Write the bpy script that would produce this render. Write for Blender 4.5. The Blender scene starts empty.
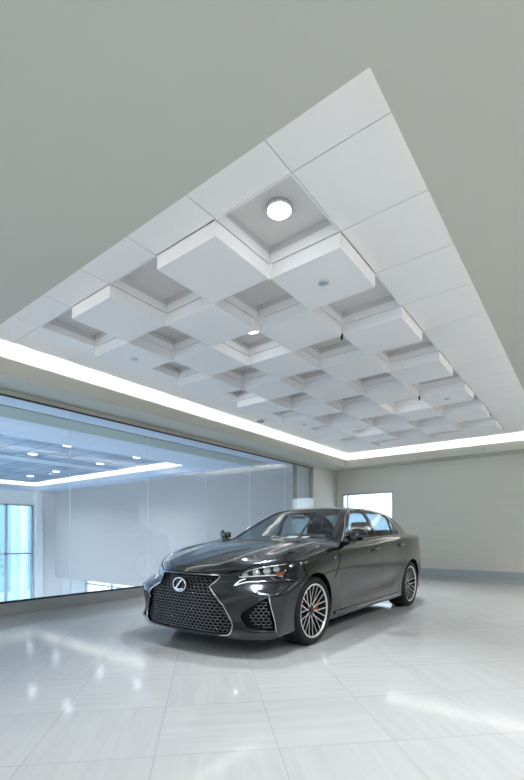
import bpy, bmesh, math, random
import numpy as np
from mathutils import Vector, Matrix
PI = math.pi
scene = bpy.context.scene
COL = scene.collection

# ------------------------------------------------------------------ helpers
def tag(o, label=None, cat=None, group=None, kind=None):
    if label: o['label'] = label
    if cat: o['category'] = cat
    if group: o['group'] = group
    if kind: o['kind'] = kind
    return o

def empty(name, loc=(0, 0, 0), rz=0.0, parent=None):
    o = bpy.data.objects.new(name, None)
    o.empty_display_size = 0.1
    o.location = loc
    o.rotation_euler = (0, 0, rz)
    COL.objects.link(o)
    if parent: o.parent = parent
    return o

def obj(name, bm, mat, parent=None, smooth=False):
    me = bpy.data.meshes.new(name)
    bm.to_mesh(me); bm.free()
    for m in (mat if isinstance(mat, (list, tuple)) else [mat]):
        me.materials.append(m)
    if smooth:
        for p in me.polygons: p.use_smooth = True
    o = bpy.data.objects.new(name, me)
    COL.objects.link(o)
    if parent: o.parent = parent
    return o

def BM(): return bmesh.new()

def box(bm, x0, x1, y0, y1, z0, z1, bev=0.0, mi=0):
    r = bmesh.ops.create_cube(bm, size=1.0)
    vs = r['verts']
    for v in vs:
        v.co = Vector(((x0 + x1) / 2 + v.co.x * (x1 - x0), (y0 + y1) / 2 + v.co.y * (y1 - y0), (z0 + z1) / 2 + v.co.z * (z1 - z0)))
    fs = {f for v in vs for f in v.link_faces}
    for f in fs: f.material_index = mi
    if bev > 0:
        es = list({e for v in vs for e in v.link_edges})
        bmesh.ops.bevel(bm, geom=es, offset=bev, segments=2, affect='EDGES', profile=0.5)
    return vs

def cyl(bm, c, r, h, axis='z', seg=32, r2=None, caps=True):
    m = Matrix.Translation(Vector(c))
    if axis == 'x': m = m @ Matrix.Rotation(PI / 2, 4, 'Y')
    if axis == 'y': m = m @ Matrix.Rotation(PI / 2, 4, 'X')
    return bmesh.ops.create_cone(bm, cap_ends=caps, segments=seg, radius1=r, radius2=r if r2 is None else r2, depth=h, matrix=m)['verts']

def lathe(bm, prof, seg=48, axis='z', mat=None):
    """prof: list of (r, h). Revolved around axis."""
    rings = []
    for (r, h) in prof:
        ring = []
        if r < 1e-6:
            ring = [bm.verts.new((0, 0, h))] * seg
        else:
            for k in range(seg):
                a = 2 * PI * k / seg
                ring.append(bm.verts.new((r * math.cos(a), r * math.sin(a), h)))
        rings.append(ring)
    fs = []
    for a, b in zip(rings[:-1], rings[1:]):
        for k in range(seg):
            q = [a[k], a[(k + 1) % seg], b[(k + 1) % seg], b[k]]
            u = []
            for v in q:
                if v not in u: u.append(v)
            if len(u) > 2:
                try: fs.append(bm.faces.new(u))
                except ValueError: pass
    vs = {v for r in rings for v in r}
    if mat is not None:
        for v in vs: v.co = mat @ v.co
    return fs

def tube(bm, pts, r, seg=8, closed=False, cap=True):
    """round tube along points"""
    P = [Vector(p) for p in pts]; n = len(P); rings = []
    rad = r if isinstance(r, (list, tuple)) else [r] * n
    up = Vector((0, 0, 1)); prevN = None
    for i in range(n):
        if closed: t = P[(i + 1) % n] - P[i - 1]
        else: t = P[min(i + 1, n - 1)] - P[max(i - 1, 0)]
        t.normalize()
        if prevN is None:
            nn = t.cross(up)
            if nn.length < 1e-3: nn = t.cross(Vector((1, 0, 0)))
            nn.normalize()
        else:
            nn = prevN - t * prevN.dot(t); nn.normalize()
        prevN = nn; b = t.cross(nn)
        rings.append([bm.verts.new(P[i] + (nn * math.cos(2 * PI * k / seg) + b * math.sin(2 * PI * k / seg)) * rad[i]) for k in range(seg)])
    m = n if closed else n - 1
    for i in range(m):
        a, b = rings[i], rings[(i + 1) % n]
        for k in range(seg): bm.faces.new([a[k], a[(k + 1) % seg], b[(k + 1) % seg], b[k]])
    if cap and not closed:
        bm.faces.new(rings[0][::-1]); bm.faces.new(rings[-1])

# ------------------------------------------------------------------ materials
def mat(name, color=(0.8, 0.8, 0.8), rough=0.5, metal=0.0, spec=0.5, emit=None, estr=0.0, coat=0.0, coat_r=0.03, ior=None):
    m = bpy.data.materials.new(name); m.use_nodes = True
    b = m.node_tree.nodes['Principled BSDF']
    b.inputs['Base Color'].default_value = (*color, 1)
    b.inputs['Roughness'].default_value = rough
    b.inputs['Metallic'].default_value = metal
    b.inputs['Specular IOR Level'].default_value = spec
    if ior: b.inputs['IOR'].default_value = ior
    b.inputs['Coat Weight'].default_value = coat
    b.inputs['Coat Roughness'].default_value = coat_r
    if emit:
        b.inputs['Emission Color'].default_value = (*emit, 1)
        b.inputs['Emission Strength'].default_value = estr
    return m

def noise_tint(m, scale=3.0, amt=0.04, stretch=(1, 1, 1), detail=4.0):
    """mild procedural variation of the base colour, in object space"""
    nt = m.node_tree; b = nt.nodes['Principled BSDF']
    c = b.inputs['Base Color'].default_value[:3]
    tc = nt.nodes.new('ShaderNodeTexCoord'); mp = nt.nodes.new('ShaderNodeMapping')
    mp.inputs['Scale'].default_value = stretch
    n = nt.nodes.new('ShaderNodeTexNoise'); n.inputs['Scale'].default_value = scale; n.inputs['Detail'].default_value = detail
    r = nt.nodes.new('ShaderNodeMix'); r.data_type = 'RGBA'
    r.inputs['A'].default_value = (*[x * (1 - amt) for x in c], 1)
    r.inputs['B'].default_value = (*[min(1, x * (1 + amt)) for x in c], 1)
    nt.links.new(tc.outputs['Object'], mp.inputs['Vector']); nt.links.new(mp.outputs['Vector'], n.inputs['Vector'])
    nt.links.new(n.outputs['Fac'], r.inputs['Factor']); nt.links.new(r.outputs['Result'], b.inputs['Base Color'])
    return m

def glass_mat(name, tint=(0.9, 0.95, 0.97), ior=1.5, boost=1.0):
    m = bpy.data.materials.new(name); m.use_nodes = True
    nt = m.node_tree; nt.nodes.clear()
    out = nt.nodes.new('ShaderNodeOutputMaterial'); mix = nt.nodes.new('ShaderNodeMixShader')
    fr = nt.nodes.new("ShaderNodeFresnel"); ge = nt.nodes.new("ShaderNodeNewGeometry"); mr = nt.nodes.new("ShaderNodeMapRange"); mr.inputs["To Min"].default_value = ior; mr.inputs["To Max"].default_value = 1 / ior; nt.links.new(ge.outputs["Backfacing"], mr.inputs["Value"]); nt.links.new(mr.outputs[0], fr.inputs["IOR"])
    tr = nt.nodes.new('ShaderNodeBsdfTransparent'); tr.inputs['Color'].default_value = (*tint, 1)
    gl = nt.nodes.new('ShaderNodeBsdfGlossy'); gl.inputs['Roughness'].default_value = 0.0
    gl.inputs['Color'].default_value = (boost, boost, boost, 1)
    nt.links.new(fr.outputs[0], mix.inputs[0]); nt.links.new(tr.outputs[0], mix.inputs[1])
    nt.links.new(gl.outputs[0], mix.inputs[2]); nt.links.new(mix.outputs[0], out.inputs['Surface'])
    return m

M = {}
M['soffit'] = noise_tint(mat('soffit_paint', (0.56, 0.555, 0.495), 0.9, spec=0.2), 1.2, 0.02)
M['tile'] = noise_tint(mat('ceiling_tile', (0.90, 0.885, 0.885), 0.75, spec=0.3), 40, 0.012)
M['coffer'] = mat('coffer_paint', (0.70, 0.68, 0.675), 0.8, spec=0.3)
M['cove'] = mat('cove_paint', (0.88, 0.88, 0.88), 0.9)
M['strip'] = mat('led_strip', (1, 1, 1), 0.5, emit=(1.0, 0.985, 0.96), estr=8)
M['strip2'] = mat('led_strip_warm', (1, 1, 1), 0.5, emit=(1.0, 0.90, 0.70), estr=7)
M['wall'] = noise_tint(mat('wall_covering', (0.72, 0.70, 0.63), 0.75, spec=0.3), 2.0, 0.045, (0.25, 0.25, 7))
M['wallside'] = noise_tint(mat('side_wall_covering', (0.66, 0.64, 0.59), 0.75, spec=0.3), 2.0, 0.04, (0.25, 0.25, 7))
M['wall_plain'] = mat('plain_wall_paint', (0.24, 0.23, 0.22), 0.8)
M['base'] = mat('brushed_base', (0.40, 0.41, 0.41), 0.3, metal=0.25)
M['basewall'] = mat('baseboard_paint', (0.42, 0.46, 0.47), 0.45)
M['dark'] = mat('dark_gasket', (0.02, 0.025, 0.03), 0.4)
M['alu'] = mat('window_frame_metal', (0.42, 0.45, 0.50), 0.4, metal=0.5)
M['glass'] = glass_mat('partition_glass', (0.92, 0.95, 0.975))
M['tglass'] = glass_mat('atrium_window_glass', (0.80, 0.92, 0.98))
M['wglass'] = glass_mat('window_glass', (0.93, 0.97, 1.0))
M['edge'] = mat('glass_edge', (0.62, 0.75, 0.80), 0.25)
M['white'] = mat('white_plastic', (0.93, 0.93, 0.93), 0.4)
M['lamp'] = mat('lamp_lens', (1, 1, 1), 0.4, emit=(0.93, 0.97, 1.0), estr=5)
M['lamp2'] = mat('atrium_lamp_lens', (1, 1, 1), 0.4, emit=(0.9, 0.97, 1.0), estr=5)
M['chrome'] = mat('chrome', (0.85, 0.86, 0.88), 0.08, metal=1.0)
M['disc'] = mat('cover_plate', (0.55, 0.63, 0.68), 0.3, metal=0.5)
M['black'] = mat('black_plastic', (0.02, 0.02, 0.022), 0.4)
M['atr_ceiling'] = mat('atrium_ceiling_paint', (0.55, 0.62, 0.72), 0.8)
M['atr_green'] = mat('atrium_soffit_band', (0.34, 0.39, 0.36), 0.85)
M['atr_wall'] = noise_tint(mat('atrium_wall_covering', (0.42, 0.40, 0.39), 0.6, spec=0.4), 1.5, 0.05, (0.3, 0.3, 5))
M['atr_white'] = mat('atrium_white_wall', (0.80, 0.80, 0.80), 0.8)
M['atr_floor'] = mat('atrium_floor', (0.55, 0.58, 0.6), 0.4)

def joint_grid_mat(name, base, joint, size, org, rot=0.0, width=0.004, vein=0.0, rough=0.5, spec=0.5, tonevar=0.03, bump=0.0):
    """square tiles in world space with thin joints; veins run along each tile, direction alternating at random"""
    m = bpy.data.materials.new(name); m.use_nodes = True
    nt = m.node_tree; N = nt.nodes; L = nt.links
    b = N['Principled BSDF']; b.inputs['Roughness'].default_value = rough; b.inputs['Specular IOR Level'].default_value = spec
    tc = N.new('ShaderNodeTexCoord')
    sub = N.new('ShaderNodeVectorMath'); sub.operation = 'SUBTRACT'; sub.inputs[1].default_value = (org[0], org[1], 0)
    L.new(tc.outputs['Object'], sub.inputs[0])
    vr = N.new('ShaderNodeVectorRotate'); vr.rotation_type = 'Z_AXIS'; vr.inputs['Angle'].default_value = -rot
    L.new(sub.outputs[0], vr.inputs['Vector'])
    sc = N.new('ShaderNodeVectorMath'); sc.operation = 'DIVIDE'; sc.inputs[1].default_value = (size, size, 1)
    L.new(vr.outputs[0], sc.inputs[0])
    fr = N.new('ShaderNodeVectorMath'); fr.operation = 'FRACTION'; L.new(sc.outputs[0], fr.inputs[0])
    fl = N.new('ShaderNodeVectorMath'); fl.operation = 'FLOOR'; L.new(sc.outputs[0], fl.inputs[0])
    sep = N.new('ShaderNodeSeparateXYZ'); L.new(fr.outputs[0], sep.inputs[0])
    def math_(op, a, bb=None):
        n = N.new('ShaderNodeMath'); n.operation = op
        for k, s in enumerate((a, bb)):
            if s is None: continue
            if isinstance(s, (int, float)): n.inputs[k].default_value = s
            else: L.new(s, n.inputs[k])
        return n.outputs[0]
    w = width / size / 2
    def edge(s):
        d = math_('SUBTRACT', 0.5, math_('ABSOLUTE', math_('SUBTRACT', s, 0.5)))
        return math_('LESS_THAN', d, w)
    j = math_('MAXIMUM', edge(sep.outputs['X']), edge(sep.outputs['Y']))
    wn = N.new('ShaderNodeTexWhiteNoise'); wn.noise_dimensions = '3D'
    off = N.new('ShaderNodeVectorMath'); off.operation = 'MULTIPLY'; off.inputs[1].default_value = (1, 1, 0)
    L.new(fl.outputs[0], off.inputs[0]); L.new(off.outputs[0], wn.inputs['Vector'])
    # veins
    col = N.new('ShaderNodeMix'); col.data_type = 'RGBA'
    col.inputs['A'].default_value = (*[c * (1 - tonevar) for c in base], 1); col.inputs['B'].default_value = (*[min(1, c * (1 + tonevar)) for c in base], 1)
    L.new(wn.outputs['Value'], col.inputs['Factor'])
    last = col.outputs['Result']
    if vein > 0:
        flip = math_('GREATER_THAN', wn.outputs['Value'], 0.5)
        sx = N.new('ShaderNodeSeparateXYZ'); L.new(vr.outputs[0], sx.inputs[0])
        mixa = N.new('ShaderNodeMix'); mixa.data_type = 'FLOAT'; L.new(flip, mixa.inputs['Factor']); L.new(sx.outputs['X'], mixa.inputs['A']); L.new(sx.outputs['Y'], mixa.inputs['B'])
        mixb = N.new('ShaderNodeMix'); mixb.data_type = 'FLOAT'; L.new(flip, mixb.inputs['Factor']); L.new(sx.outputs['Y'], mixb.inputs['A']); L.new(sx.outputs['X'], mixb.inputs['B'])
        cb = N.new('ShaderNodeCombineXYZ'); L.new(math_('MULTIPLY', mixa.outputs['Result'], 9.0), cb.inputs['X']); L.new(math_('MULTIPLY', mixb.outputs['Result'], 0.8), cb.inputs['Y'])
        L.new(math_('MULTIPLY', wn.outputs['Value'], 37.0), cb.inputs['Z'])
        no = N.new('ShaderNodeTexNoise'); no.inputs['Scale'].default_value = 2.2; no.inputs['Detail'].default_value = 5; no.inputs['Distortion'].default_value = 0.6
        L.new(cb.outputs[0], no.inputs['Vector'])
        vm = N.new('ShaderNodeMix'); vm.data_type = 'RGBA'; vm.blend_type = 'MULTIPLY'
        vm.inputs['Factor'].default_value = 1.0
        rp = N.new('ShaderNodeMapRange'); rp.inputs['From Min'].default_value = 0.3; rp.inputs['From Max'].default_value = 0.7
        rp.inputs['To Min'].default_value = 1 - vein; rp.inputs['To Max'].default_value = 1 + vein
        L.new(no.outputs['Fac'], rp.inputs['Value'])
        L.new(last, vm.inputs['A']); L.new(rp.outputs[0], vm.inputs['B'])
        last = vm.outputs['Result']
    jm = N.new('ShaderNodeMix'); jm.data_type = 'RGBA'; L.new(j, jm.inputs['Factor']); L.new(last, jm.inputs['A']); jm.inputs['B'].default_value = (*joint, 1)
    L.new(jm.outputs['Result'], b.inputs['Base Color'])
    return m

# ------------------------------------------------------------------ layout (metres)
HC = 1.076
HH = 2.29
T = 0.2904 * HH
GX0, GY0 = -0.659 * HH, 0.9953 * HH
ZT = HC + HH           # ceiling tile plane
ZS = HC + 1.935        # soffit underside
ZF = HC + 2.137        # fascia top
RX0, RX1, RY0, RY1 = -5.63, -0.73, 1.686, 11.33      # recess opening
XW = -6.23             # glass line
YB = 11.92             # back wall
NCOL, NROW = 5, 12
FILL_LAMP_W = 125
XR, YN = 3.6, -4.5     # extents behind / right of the camera

def ordn(n): return ['first', 'second', 'third', 'fourth', 'fifth', 'sixth', 'seventh', 'eighth', 'ninth', 'tenth', 'eleventh', 'twelfth'][n - 1]

def build_room():
    # floor
    rot = math.radians(45)
    M['floor'] = joint_grid_mat('porcelain_floor', (0.40, 0.415, 0.42), (0.29, 0.30, 0.30), 0.6096, (-1.682, 1.339), rot, 0.004, vein=0.045, rough=0.09, spec=0.42, tonevar=0.025)
    bm = BM(); box(bm, XW - 0.12, XR, YN, YB + 0.1, -0.3, 0.0)
    tag(obj('floor', bm, M['floor']), kind='structure')
    # soffit (lower painted ceiling) as four slabs with fascia and cove trough in one mesh
    bm = BM()
    LZ = ZS + 0.05
    X0, X1, Y0, Y1 = XW - 0.02, XR, YN, YB + 0.1
    box(bm, X0, X1, Y0, RY0, ZS, LZ); box(bm, X0, X1, RY1, Y1, ZS, LZ)
    box(bm, X0, RX0, RY0, RY1, ZS, LZ); box(bm, RX1, X1, RY0, RY1, ZS, LZ)
    t = 0.03
    box(bm, RX0 - t, RX0, RY0 - t, RY1 + t, LZ, ZF); box(bm, RX1, RX1 + t, RY0 - t, RY1 + t, LZ, ZF)
    box(bm, RX0, RX1, RY0 - t, RY0, LZ, ZF); box(bm, RX0, RX1, RY1, RY1 + t, LZ, ZF)
    tag(obj('ceiling', bm, M['soffit']), kind='structure')
    bm = BM(); box(bm, -21, XR + .15, YN - .15, 12.6, ZS + .72, ZS + .9); tag(obj('light_stop_slab', bm, M['soffit']), kind='structure')  # unseen slab, added to stop sky light leaking in above the boxes
    # cove enclosure
    bm = BM(); g = 0.42; ZC = ZT + 0.02
    box(bm, RX0 - g, RX0 - g + 0.03, RY0 - g, RY1 + g, LZ, ZC + .05); box(bm, RX1 + g - 0.03, RX1 + g, RY0 - g, RY1 + g, LZ, ZC + .05)
    box(bm, RX0 - g, RX1 + g, RY0 - g, RY0 - g + 0.03, LZ, ZC + .05); box(bm, RX0 - g, RX1 + g, RY1 + g - 0.03, RY1 + g, LZ, ZC + .05)
    gx0, gx1 = GX0 - 6 * T, GX0 + T; gy0, gy1 = RY0 + 0.1, GY0 + 13 * T + 0.2
    box(bm, RX0 - g, gx0 + 0.05, RY0 - g, RY1 + g, ZC, ZC + .05); box(bm, gx1 - 0.05, RX1 + g, RY0 - g, RY1 + g, ZC, ZC + .05)
    box(bm, gx0, gx1, RY0 - g, gy0 + 0.05, ZC, ZC + .05); box(bm, gx0, gx1, gy1 - 0.05, RY1 + g, ZC, ZC + .05)
    tag(obj('ceiling_cove', bm, M['cove']), kind='structure')
    # LED strips in the trough
    for nm, b_ in (('window side', (RX0 - 0.16, RX0 - 0.12, RY0 - .1, RY1 + .1)), ('right', (RX1 + 0.12, RX1 + 0.16, RY0 - .1, RY1 + .1)),
                   ('near', (RX0 - .08, RX1 + .08, RY0 - 0.16, RY0 - 0.12)), ('far', (RX0 - .08, RX1 + .08, RY1 + 0.12, RY1 + 0.16))):
        bm = BM(); box(bm, *b_, LZ + 0.0, LZ + 0.02)
        o = obj('cove_light_strip', bm, M['strip'])
        tag(o, {'window side': 'white cove light strip along the glass wall side of the ceiling recess', 'right': 'white cove light strip along the right edge of the ceiling recess',
                'near': 'white cove light strip along the near edge of the ceiling recess', 'far': 'white cove light strip along the far end of the ceiling recess'}[nm], 'cove light', 'cove lights around the recessed ceiling')
    # flat border tiles round the checkerboard, one mesh, joints as real 5 mm gaps
    bm = BM(); j = 0.003
    xs = [gx0] + [GX0 - k * T for k in range(5, -1, -1)] + [gx1]
    ys = [gy0] + [GY0 + k * T for k in range(0, 14)] + [gy1]
    for a in range(len(xs) - 1):
        for b in range(len(ys) - 1):
            inside = (1 <= a <= 5) and (1 <= b <= 12)
            if inside: continue
            box(bm, xs[a] + j, xs[a + 1] - j, ys[b] + j, ys[b + 1] - j, ZT, ZT + 0.018, 0.002)
    tag(obj('ceiling_border_tiles', bm, M['tile']), kind='structure')
    bm = BM(); box(bm, gx0 + .01, gx1 - .01, gy0 + .01, GY0 - .002, ZT + 0.018, ZT + .03); box(bm, gx0 + .01, gx1 - .01, GY0 + 12 * T + .002, gy1 - .01, ZT + 0.018, ZT + .03)
    box(bm, gx0 + .01, GX0 - 5 * T - .002, GY0, GY0 + 12 * T, ZT + 0.018, ZT + .03); box(bm, GX0 + .002, gx1 - .01, GY0, GY0 + 12 * T, ZT + 0.018, ZT + .03)
    tag(obj('ceiling_backing', bm, M['dark']), kind='structure')
    # checkerboard
    up, dn = 0.139, 0.118
    bmB = BM(); w = T - 0.006
    box(bmB, -w / 2, w / 2, -w / 2, w / 2, -dn, 0.0, 0.003)
    proto = None; cprot = None
    for i in range(NCOL):
        for jn in range(NROW):
            cx, cy = GX0 - (i + .5) * T, GY0 + (jn + .5) * T
            col_w = ['right edge column', 'second column from the right', 'middle column', 'second column from the glass', 'column nearest the glass'][i]
            row_w = 'nearest row' if jn == 0 else ('farthest row' if jn == NROW - 1 else f'{ordn(jn + 1)} row from the camera')
            if (i + jn) % 2:
                if proto is None:
                    o = proto = obj('ceiling_box', bmB, M['tile'])
                else:
                    o = proto.copy(); COL.objects.link(o)
                o.location = (cx, cy, ZT)
                tag(o, f'white dropped ceiling box, {row_w}, {col_w}', 'ceiling box', 'dropped boxes of the checkerboard ceiling')
            else:
                if cprot is None:
                    e = cprot = empty('ceiling_coffer', (cx, cy, ZT))
                    h = T / 2 - 0.001; bm = BM(); tt = 0.012; lz = 0.075
                    for s in (-1, 1):
                        box(bm, s * h - (tt if s > 0 else 0), s * h + (tt if s < 0 else 0), -h, h, 0, lz)
                        box(bm, -h + tt, h - tt, s * h - (tt if s > 0 else 0), s * h + (tt if s < 0 else 0), 0, lz)
                    obj('side_frame', bm, M['tile'], e)
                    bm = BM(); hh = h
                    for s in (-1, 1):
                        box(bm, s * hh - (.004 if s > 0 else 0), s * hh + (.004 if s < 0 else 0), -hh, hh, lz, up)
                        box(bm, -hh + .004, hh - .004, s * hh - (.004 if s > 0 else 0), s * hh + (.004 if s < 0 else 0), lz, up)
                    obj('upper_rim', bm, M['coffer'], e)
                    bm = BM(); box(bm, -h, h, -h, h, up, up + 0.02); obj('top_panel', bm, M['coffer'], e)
                else:
                    e = cprot.copy(); COL.objects.link(e); e.location = (cx, cy, ZT)
                    for ch in list(cprot.children):
                        c = ch.copy(); COL.objects.link(c); c.parent = e
                tag(e, f'white recessed ceiling coffer, {row_w}, {col_w}', 'ceiling coffer', 'recessed coffers of the checkerboard ceiling')
    # white bars stand in for light in the corner gaps; two are black sprinklers
    light_bar = None
    for i in range(1, NCOL):
        for jn in range(1, NROW):
            blk = (i, jn) in ((1, 3), (1, 7))
            x, y = GX0 - i * T, GY0 + jn * T
            side = ['right', 'middle right', 'middle left', 'glass wall'][i - 1]
            if blk:
                bm = BM(); cyl(bm, (0, 0, -dn - 0.005), 0.014, 0.05, seg=16); cyl(bm, (0, 0, -dn - 0.035), 0.008, 0.02, seg=12)
                o = obj('sprinkler_head', bm, M['black']); o.location = (x, y, ZT)
                tag(o, 'small black sprinkler head, the nearer of the two under the ceiling boxes' if jn == 3 else 'small black sprinkler head, the farther of the two under the ceiling boxes', 'sprinkler', 'sprinkler heads')
                continue
            if light_bar is None:
                bm = BM(); box(bm, -0.016, 0.016, -0.016, 0.016, -dn - 0.004, 0.0, 0.002); o = light_bar = obj('corner_light_bar', bm, M['white'])
            else:
                o = light_bar.copy(); COL.objects.link(o)
            o.location = (x, y, ZT)
            tag(o, f'slim white bar standing in for light at the corner gap of ceiling boxes, line {["two", "three", "four", "five", "six", "seven", "eight", "nine", "ten", "eleven", "twelve"][jn - 1]} from the camera, {side} one', 'corner light bar', 'bars standing in for light between the ceiling boxes')
    # downlights in coffers
    for (i, jn, w_) in ((0, 0, 'in the nearest coffer'), (2, 2, 'in the third row of coffers from the camera'), (4, 4, 'in the fifth row beside the glass wall side'), (1, 7, 'in the eighth row from the camera'), (3, 9, 'in the tenth row from the camera')):
        x, y = GX0 - (i + .5) * T, GY0 + (jn + .5) * T; z = ZT + up
        e = empty('downlight', (x, y, z))
        tag(e, f'round recessed white downlight glowing {w_}', 'downlight', 'downlights in the recessed coffers')
        bm = BM(); lathe(bm, [(0.088, -0.034), (0.096, -0.032), (0.096, 0.0), (0.088, 0.0), (0.088, -0.034)], 40); obj('trim_ring', bm, M['chrome'], e, True)
        bm = BM(); cyl(bm, (0, 0, -.016), .088, .03, seg=40); o = obj('lens', bm, M['lamp'], e, True)
        l = bpy.data.lights.new('downlight_beam', 'SPOT'); l.energy = 150; l.spot_size = math.radians(78); l.spot_blend = 0.7; l.shadow_soft_size = 0.06; l.color = (0.96, 0.98, 1.0)
        lo = bpy.data.objects.new('downlight_beam', l); COL.objects.link(lo); lo.location = (0, 0, -0.045); lo.parent = e
    # cover plates on boxes
    for (i, jn, w_) in ((0, 1, 'under the near right ceiling box'), (4, 1, 'under the near ceiling box beside the glass wall side'), (0, 7, 'under the far right ceiling box'), (4, 7, 'under the far ceiling box beside the glass wall side')):
        bm = BM(); lathe(bm, [(0, -0.008), (0.04, -0.008), (0.046, -0.004), (0.046, 0.0), (0, 0)], 32)
        o = obj('cover_plate', bm, M['disc'], None, True); o.location = (GX0 - (i + .5) * T, GY0 + (jn + .5) * T, ZT - dn)
        tag(o, f'small round pale cover plate {w_}', 'cover plate', 'round cover plates on the ceiling boxes')
    e = empty('ceiling_sensor', (GX0 - 5.6 * T, GY0 + 6.75 * T, ZT))
    tag(e, 'small grey boxy sensor on the ceiling border beside the cove', 'sensor')
    bm = BM(); box(bm, -.07, .07, -.07, .07, -.03, 0, .006); obj('housing', bm, M['white'], e)
    bm = BM(); box(bm, -.055, .055, -.055, .055, -.07, -.03, .01); obj('lens', bm, M['alu'], e)

    # walls
    wx0, wx1, wz0, wz1 = -6.06, -4.46, 0.85, 2.30
    bm = BM()
    box(bm, XW - 0.12, wx0, YB, YB + .25, 0, ZS + .6); box(bm, wx1, XR, YB, YB + .25, 0, ZS + .6)
    box(bm, wx0, wx1, YB, YB + .25, 0, wz0); box(bm, wx0, wx1, YB, YB + .25, wz1, ZS + .6)
    tag(obj('wall_back', bm, M['wall']), kind='structure')
    bm = BM(); YE = 10.51
    box(bm, XW - .12, XW, YE, YB, 0, ZS); tag(obj('wall_left', bm, M['wallside']), kind='structure')
    bm = BM(); box(bm, XW, XR, YB - .018, YB, 0, .17, .003); tag(obj('baseboard_back', bm, M['basewall']), kind='structure')
    bm = BM(); box(bm, XW, XW + .018, YE, YB - .018, 0, .17, .003); tag(obj('baseboard_left', bm, M['basewall']), kind='structure')
    # walls out of frame
    bm = BM(); box(bm, XR, XR + .15, 0, YB, 0, ZS + .6); box(bm, XR, XR + .15, YN, 0, 0, .3); box(bm, XR, XR + .15, YN, 0, 2.7, ZS + .6); tag(obj('wall_right', bm, M['wall_plain']), kind='structure')
    bm = BM(); box(bm, XW - .12, XR + .15, YN - .15, YN, 0, ZS + .6); tag(obj('wall_near', bm, M['wall_plain']), kind='structure')
    e = empty('window_30', (XR + .06, YN, .3)); tag(e, kind='structure')  # unseen window, added to let in cool daylight
    bm = BM(); box(bm, -.04, .04, 0, 4.5, 0, .06); box(bm, -.04, .04, 0, 4.5, 2.34, 2.4)
    for k in range(4): box(bm, -.04, .04, 1.48 * k, 1.48 * k + .06, .06, 2.34)
    obj('window_frame', bm, M['alu'], e)
    bm = BM(); box(bm, -.005, .005, .06, 4.44, .06, 2.34); obj('pane', bm, M['wglass'], e)
    for n_, (x, y) in enumerate([(x, y) for y in (-3.4, -1.2) for x in (-4.6, -2.2, .2, 2.4)] + [(1.2, 1.6), (1.2, 4.2), (1.2, 6.8), (1.2, 9.6), (2.9, 3.0), (2.9, 7.6)]):  # unseen lamps, added to brighten the room
        e = empty('downlight', (x, y, ZS)); side_ = 'behind the camera' if y < 0 else 'to the right of the camera'
        tag(e, f'added round white fill lamp in the soffit, unseen, {side_}, {["first", "second", "third", "fourth", "fifth", "sixth", "seventh", "eighth"][n_ if y < 0 else n_ - 8]} one', 'downlight', 'added fill lamps in the painted soffit')
        bm = BM(); lathe(bm, [(0.070, -0.006), (0.088, -0.006), (0.090, 0.0), (0.070, 0.0), (0.070, -0.006)], 32); obj('trim_ring', bm, M['white'], e, True)
        bm = BM(); cyl(bm, (0, 0, -.0025), .07, .004, seg=32); obj('lens', bm, M['lamp'], e)
        l = bpy.data.lights.new('downlight_beam', 'SPOT'); l.energy = FILL_LAMP_W * (.72 if y < 0 else 1.35); l.spot_size = math.radians(150); l.spot_blend = 0.9; l.shadow_soft_size = 0.07; l.color = (1.0, 0.99, 0.975)
        lo = bpy.data.objects.new('downlight_beam', l); COL.objects.link(lo); lo.location = (0, 0, -0.02); lo.parent = e
    # back window
    e = empty('window_1', ((wx0 + wx1) / 2, YB, wz0)); tag(e, kind='structure')
    W = (wx1 - wx0) / 2; Hh = wz1 - wz0
    bm = BM(); fr = 0.045
    for (a, b, c, d) in ((-W, -W + fr, 0, Hh), (W - fr, W, 0, Hh), (-W + fr, W - fr, 0, fr), (-W + fr, W - fr, Hh - fr, Hh)):
        box(bm, a, b, 0.0, .09, c, d, .003)
    box(bm, -W + .16, -W + .20, .01, .09, fr, Hh - fr, .003)
    obj('window_frame', bm, M['alu'], e)
    bm = BM(); box(bm, -W + fr, W - fr, .05, .058, fr, Hh - fr); obj('pane', bm, M['wglass'], e)
    # glass partition
    zg0, zg1 = 0.171, 2.94
    ys = [10.51 - k * 1.425 for k in range(0, 10)]
    for k in range(len(ys) - 1):
        bm = BM(); box(bm, XW - .006, XW + .006, ys[k + 1] + .003, ys[k] - .003, zg0 - .02, 2.944)
        o = tag(obj(f'window_{k + 2}', bm, M['glass']), kind='structure')
        bm = BM(); box(bm, XW - .0065, XW + .0065, ys[k + 1] - .0022, ys[k + 1] + .0022, zg0, zg1); obj('pane_joint', bm, M['edge'], o)
    bm = BM(); box(bm, XW - .06, XW + .04, ys[-1], 10.51, 0, .155, .003); tag(obj('trim_1', bm, M['base']), kind='structure')
    bm = BM(); box(bm, XW - .02, XW - .0065, ys[-1], 10.51, .155, .18); box(bm, XW + .0065, XW + .02, ys[-1], 10.51, .155, .18)
    box(bm, XW - .02, XW - .0065, ys[-1], 10.51, 2.925, 2.945); box(bm, XW + .0065, XW + .02, ys[-1], 10.51, 2.925, 2.945)
    tag(obj('trim_2', bm, M['dark']), kind='structure')
    bm = BM(); box(bm, XW - .025, XW + .025, ys[-1], 10.51, 2.945, ZS - .001); tag(obj('trim_9', bm, M['soffit']), kind='structure')
    for k in range(6):
        bm = BM(); box(bm, XW - .0625, XW + .0425, ys[k + 1] - .09, ys[k + 1] - .084, .002, .157); tag(obj(f'trim_{k + 3}', bm, M['chrome']), kind='structure')
    build_atrium()

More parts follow.
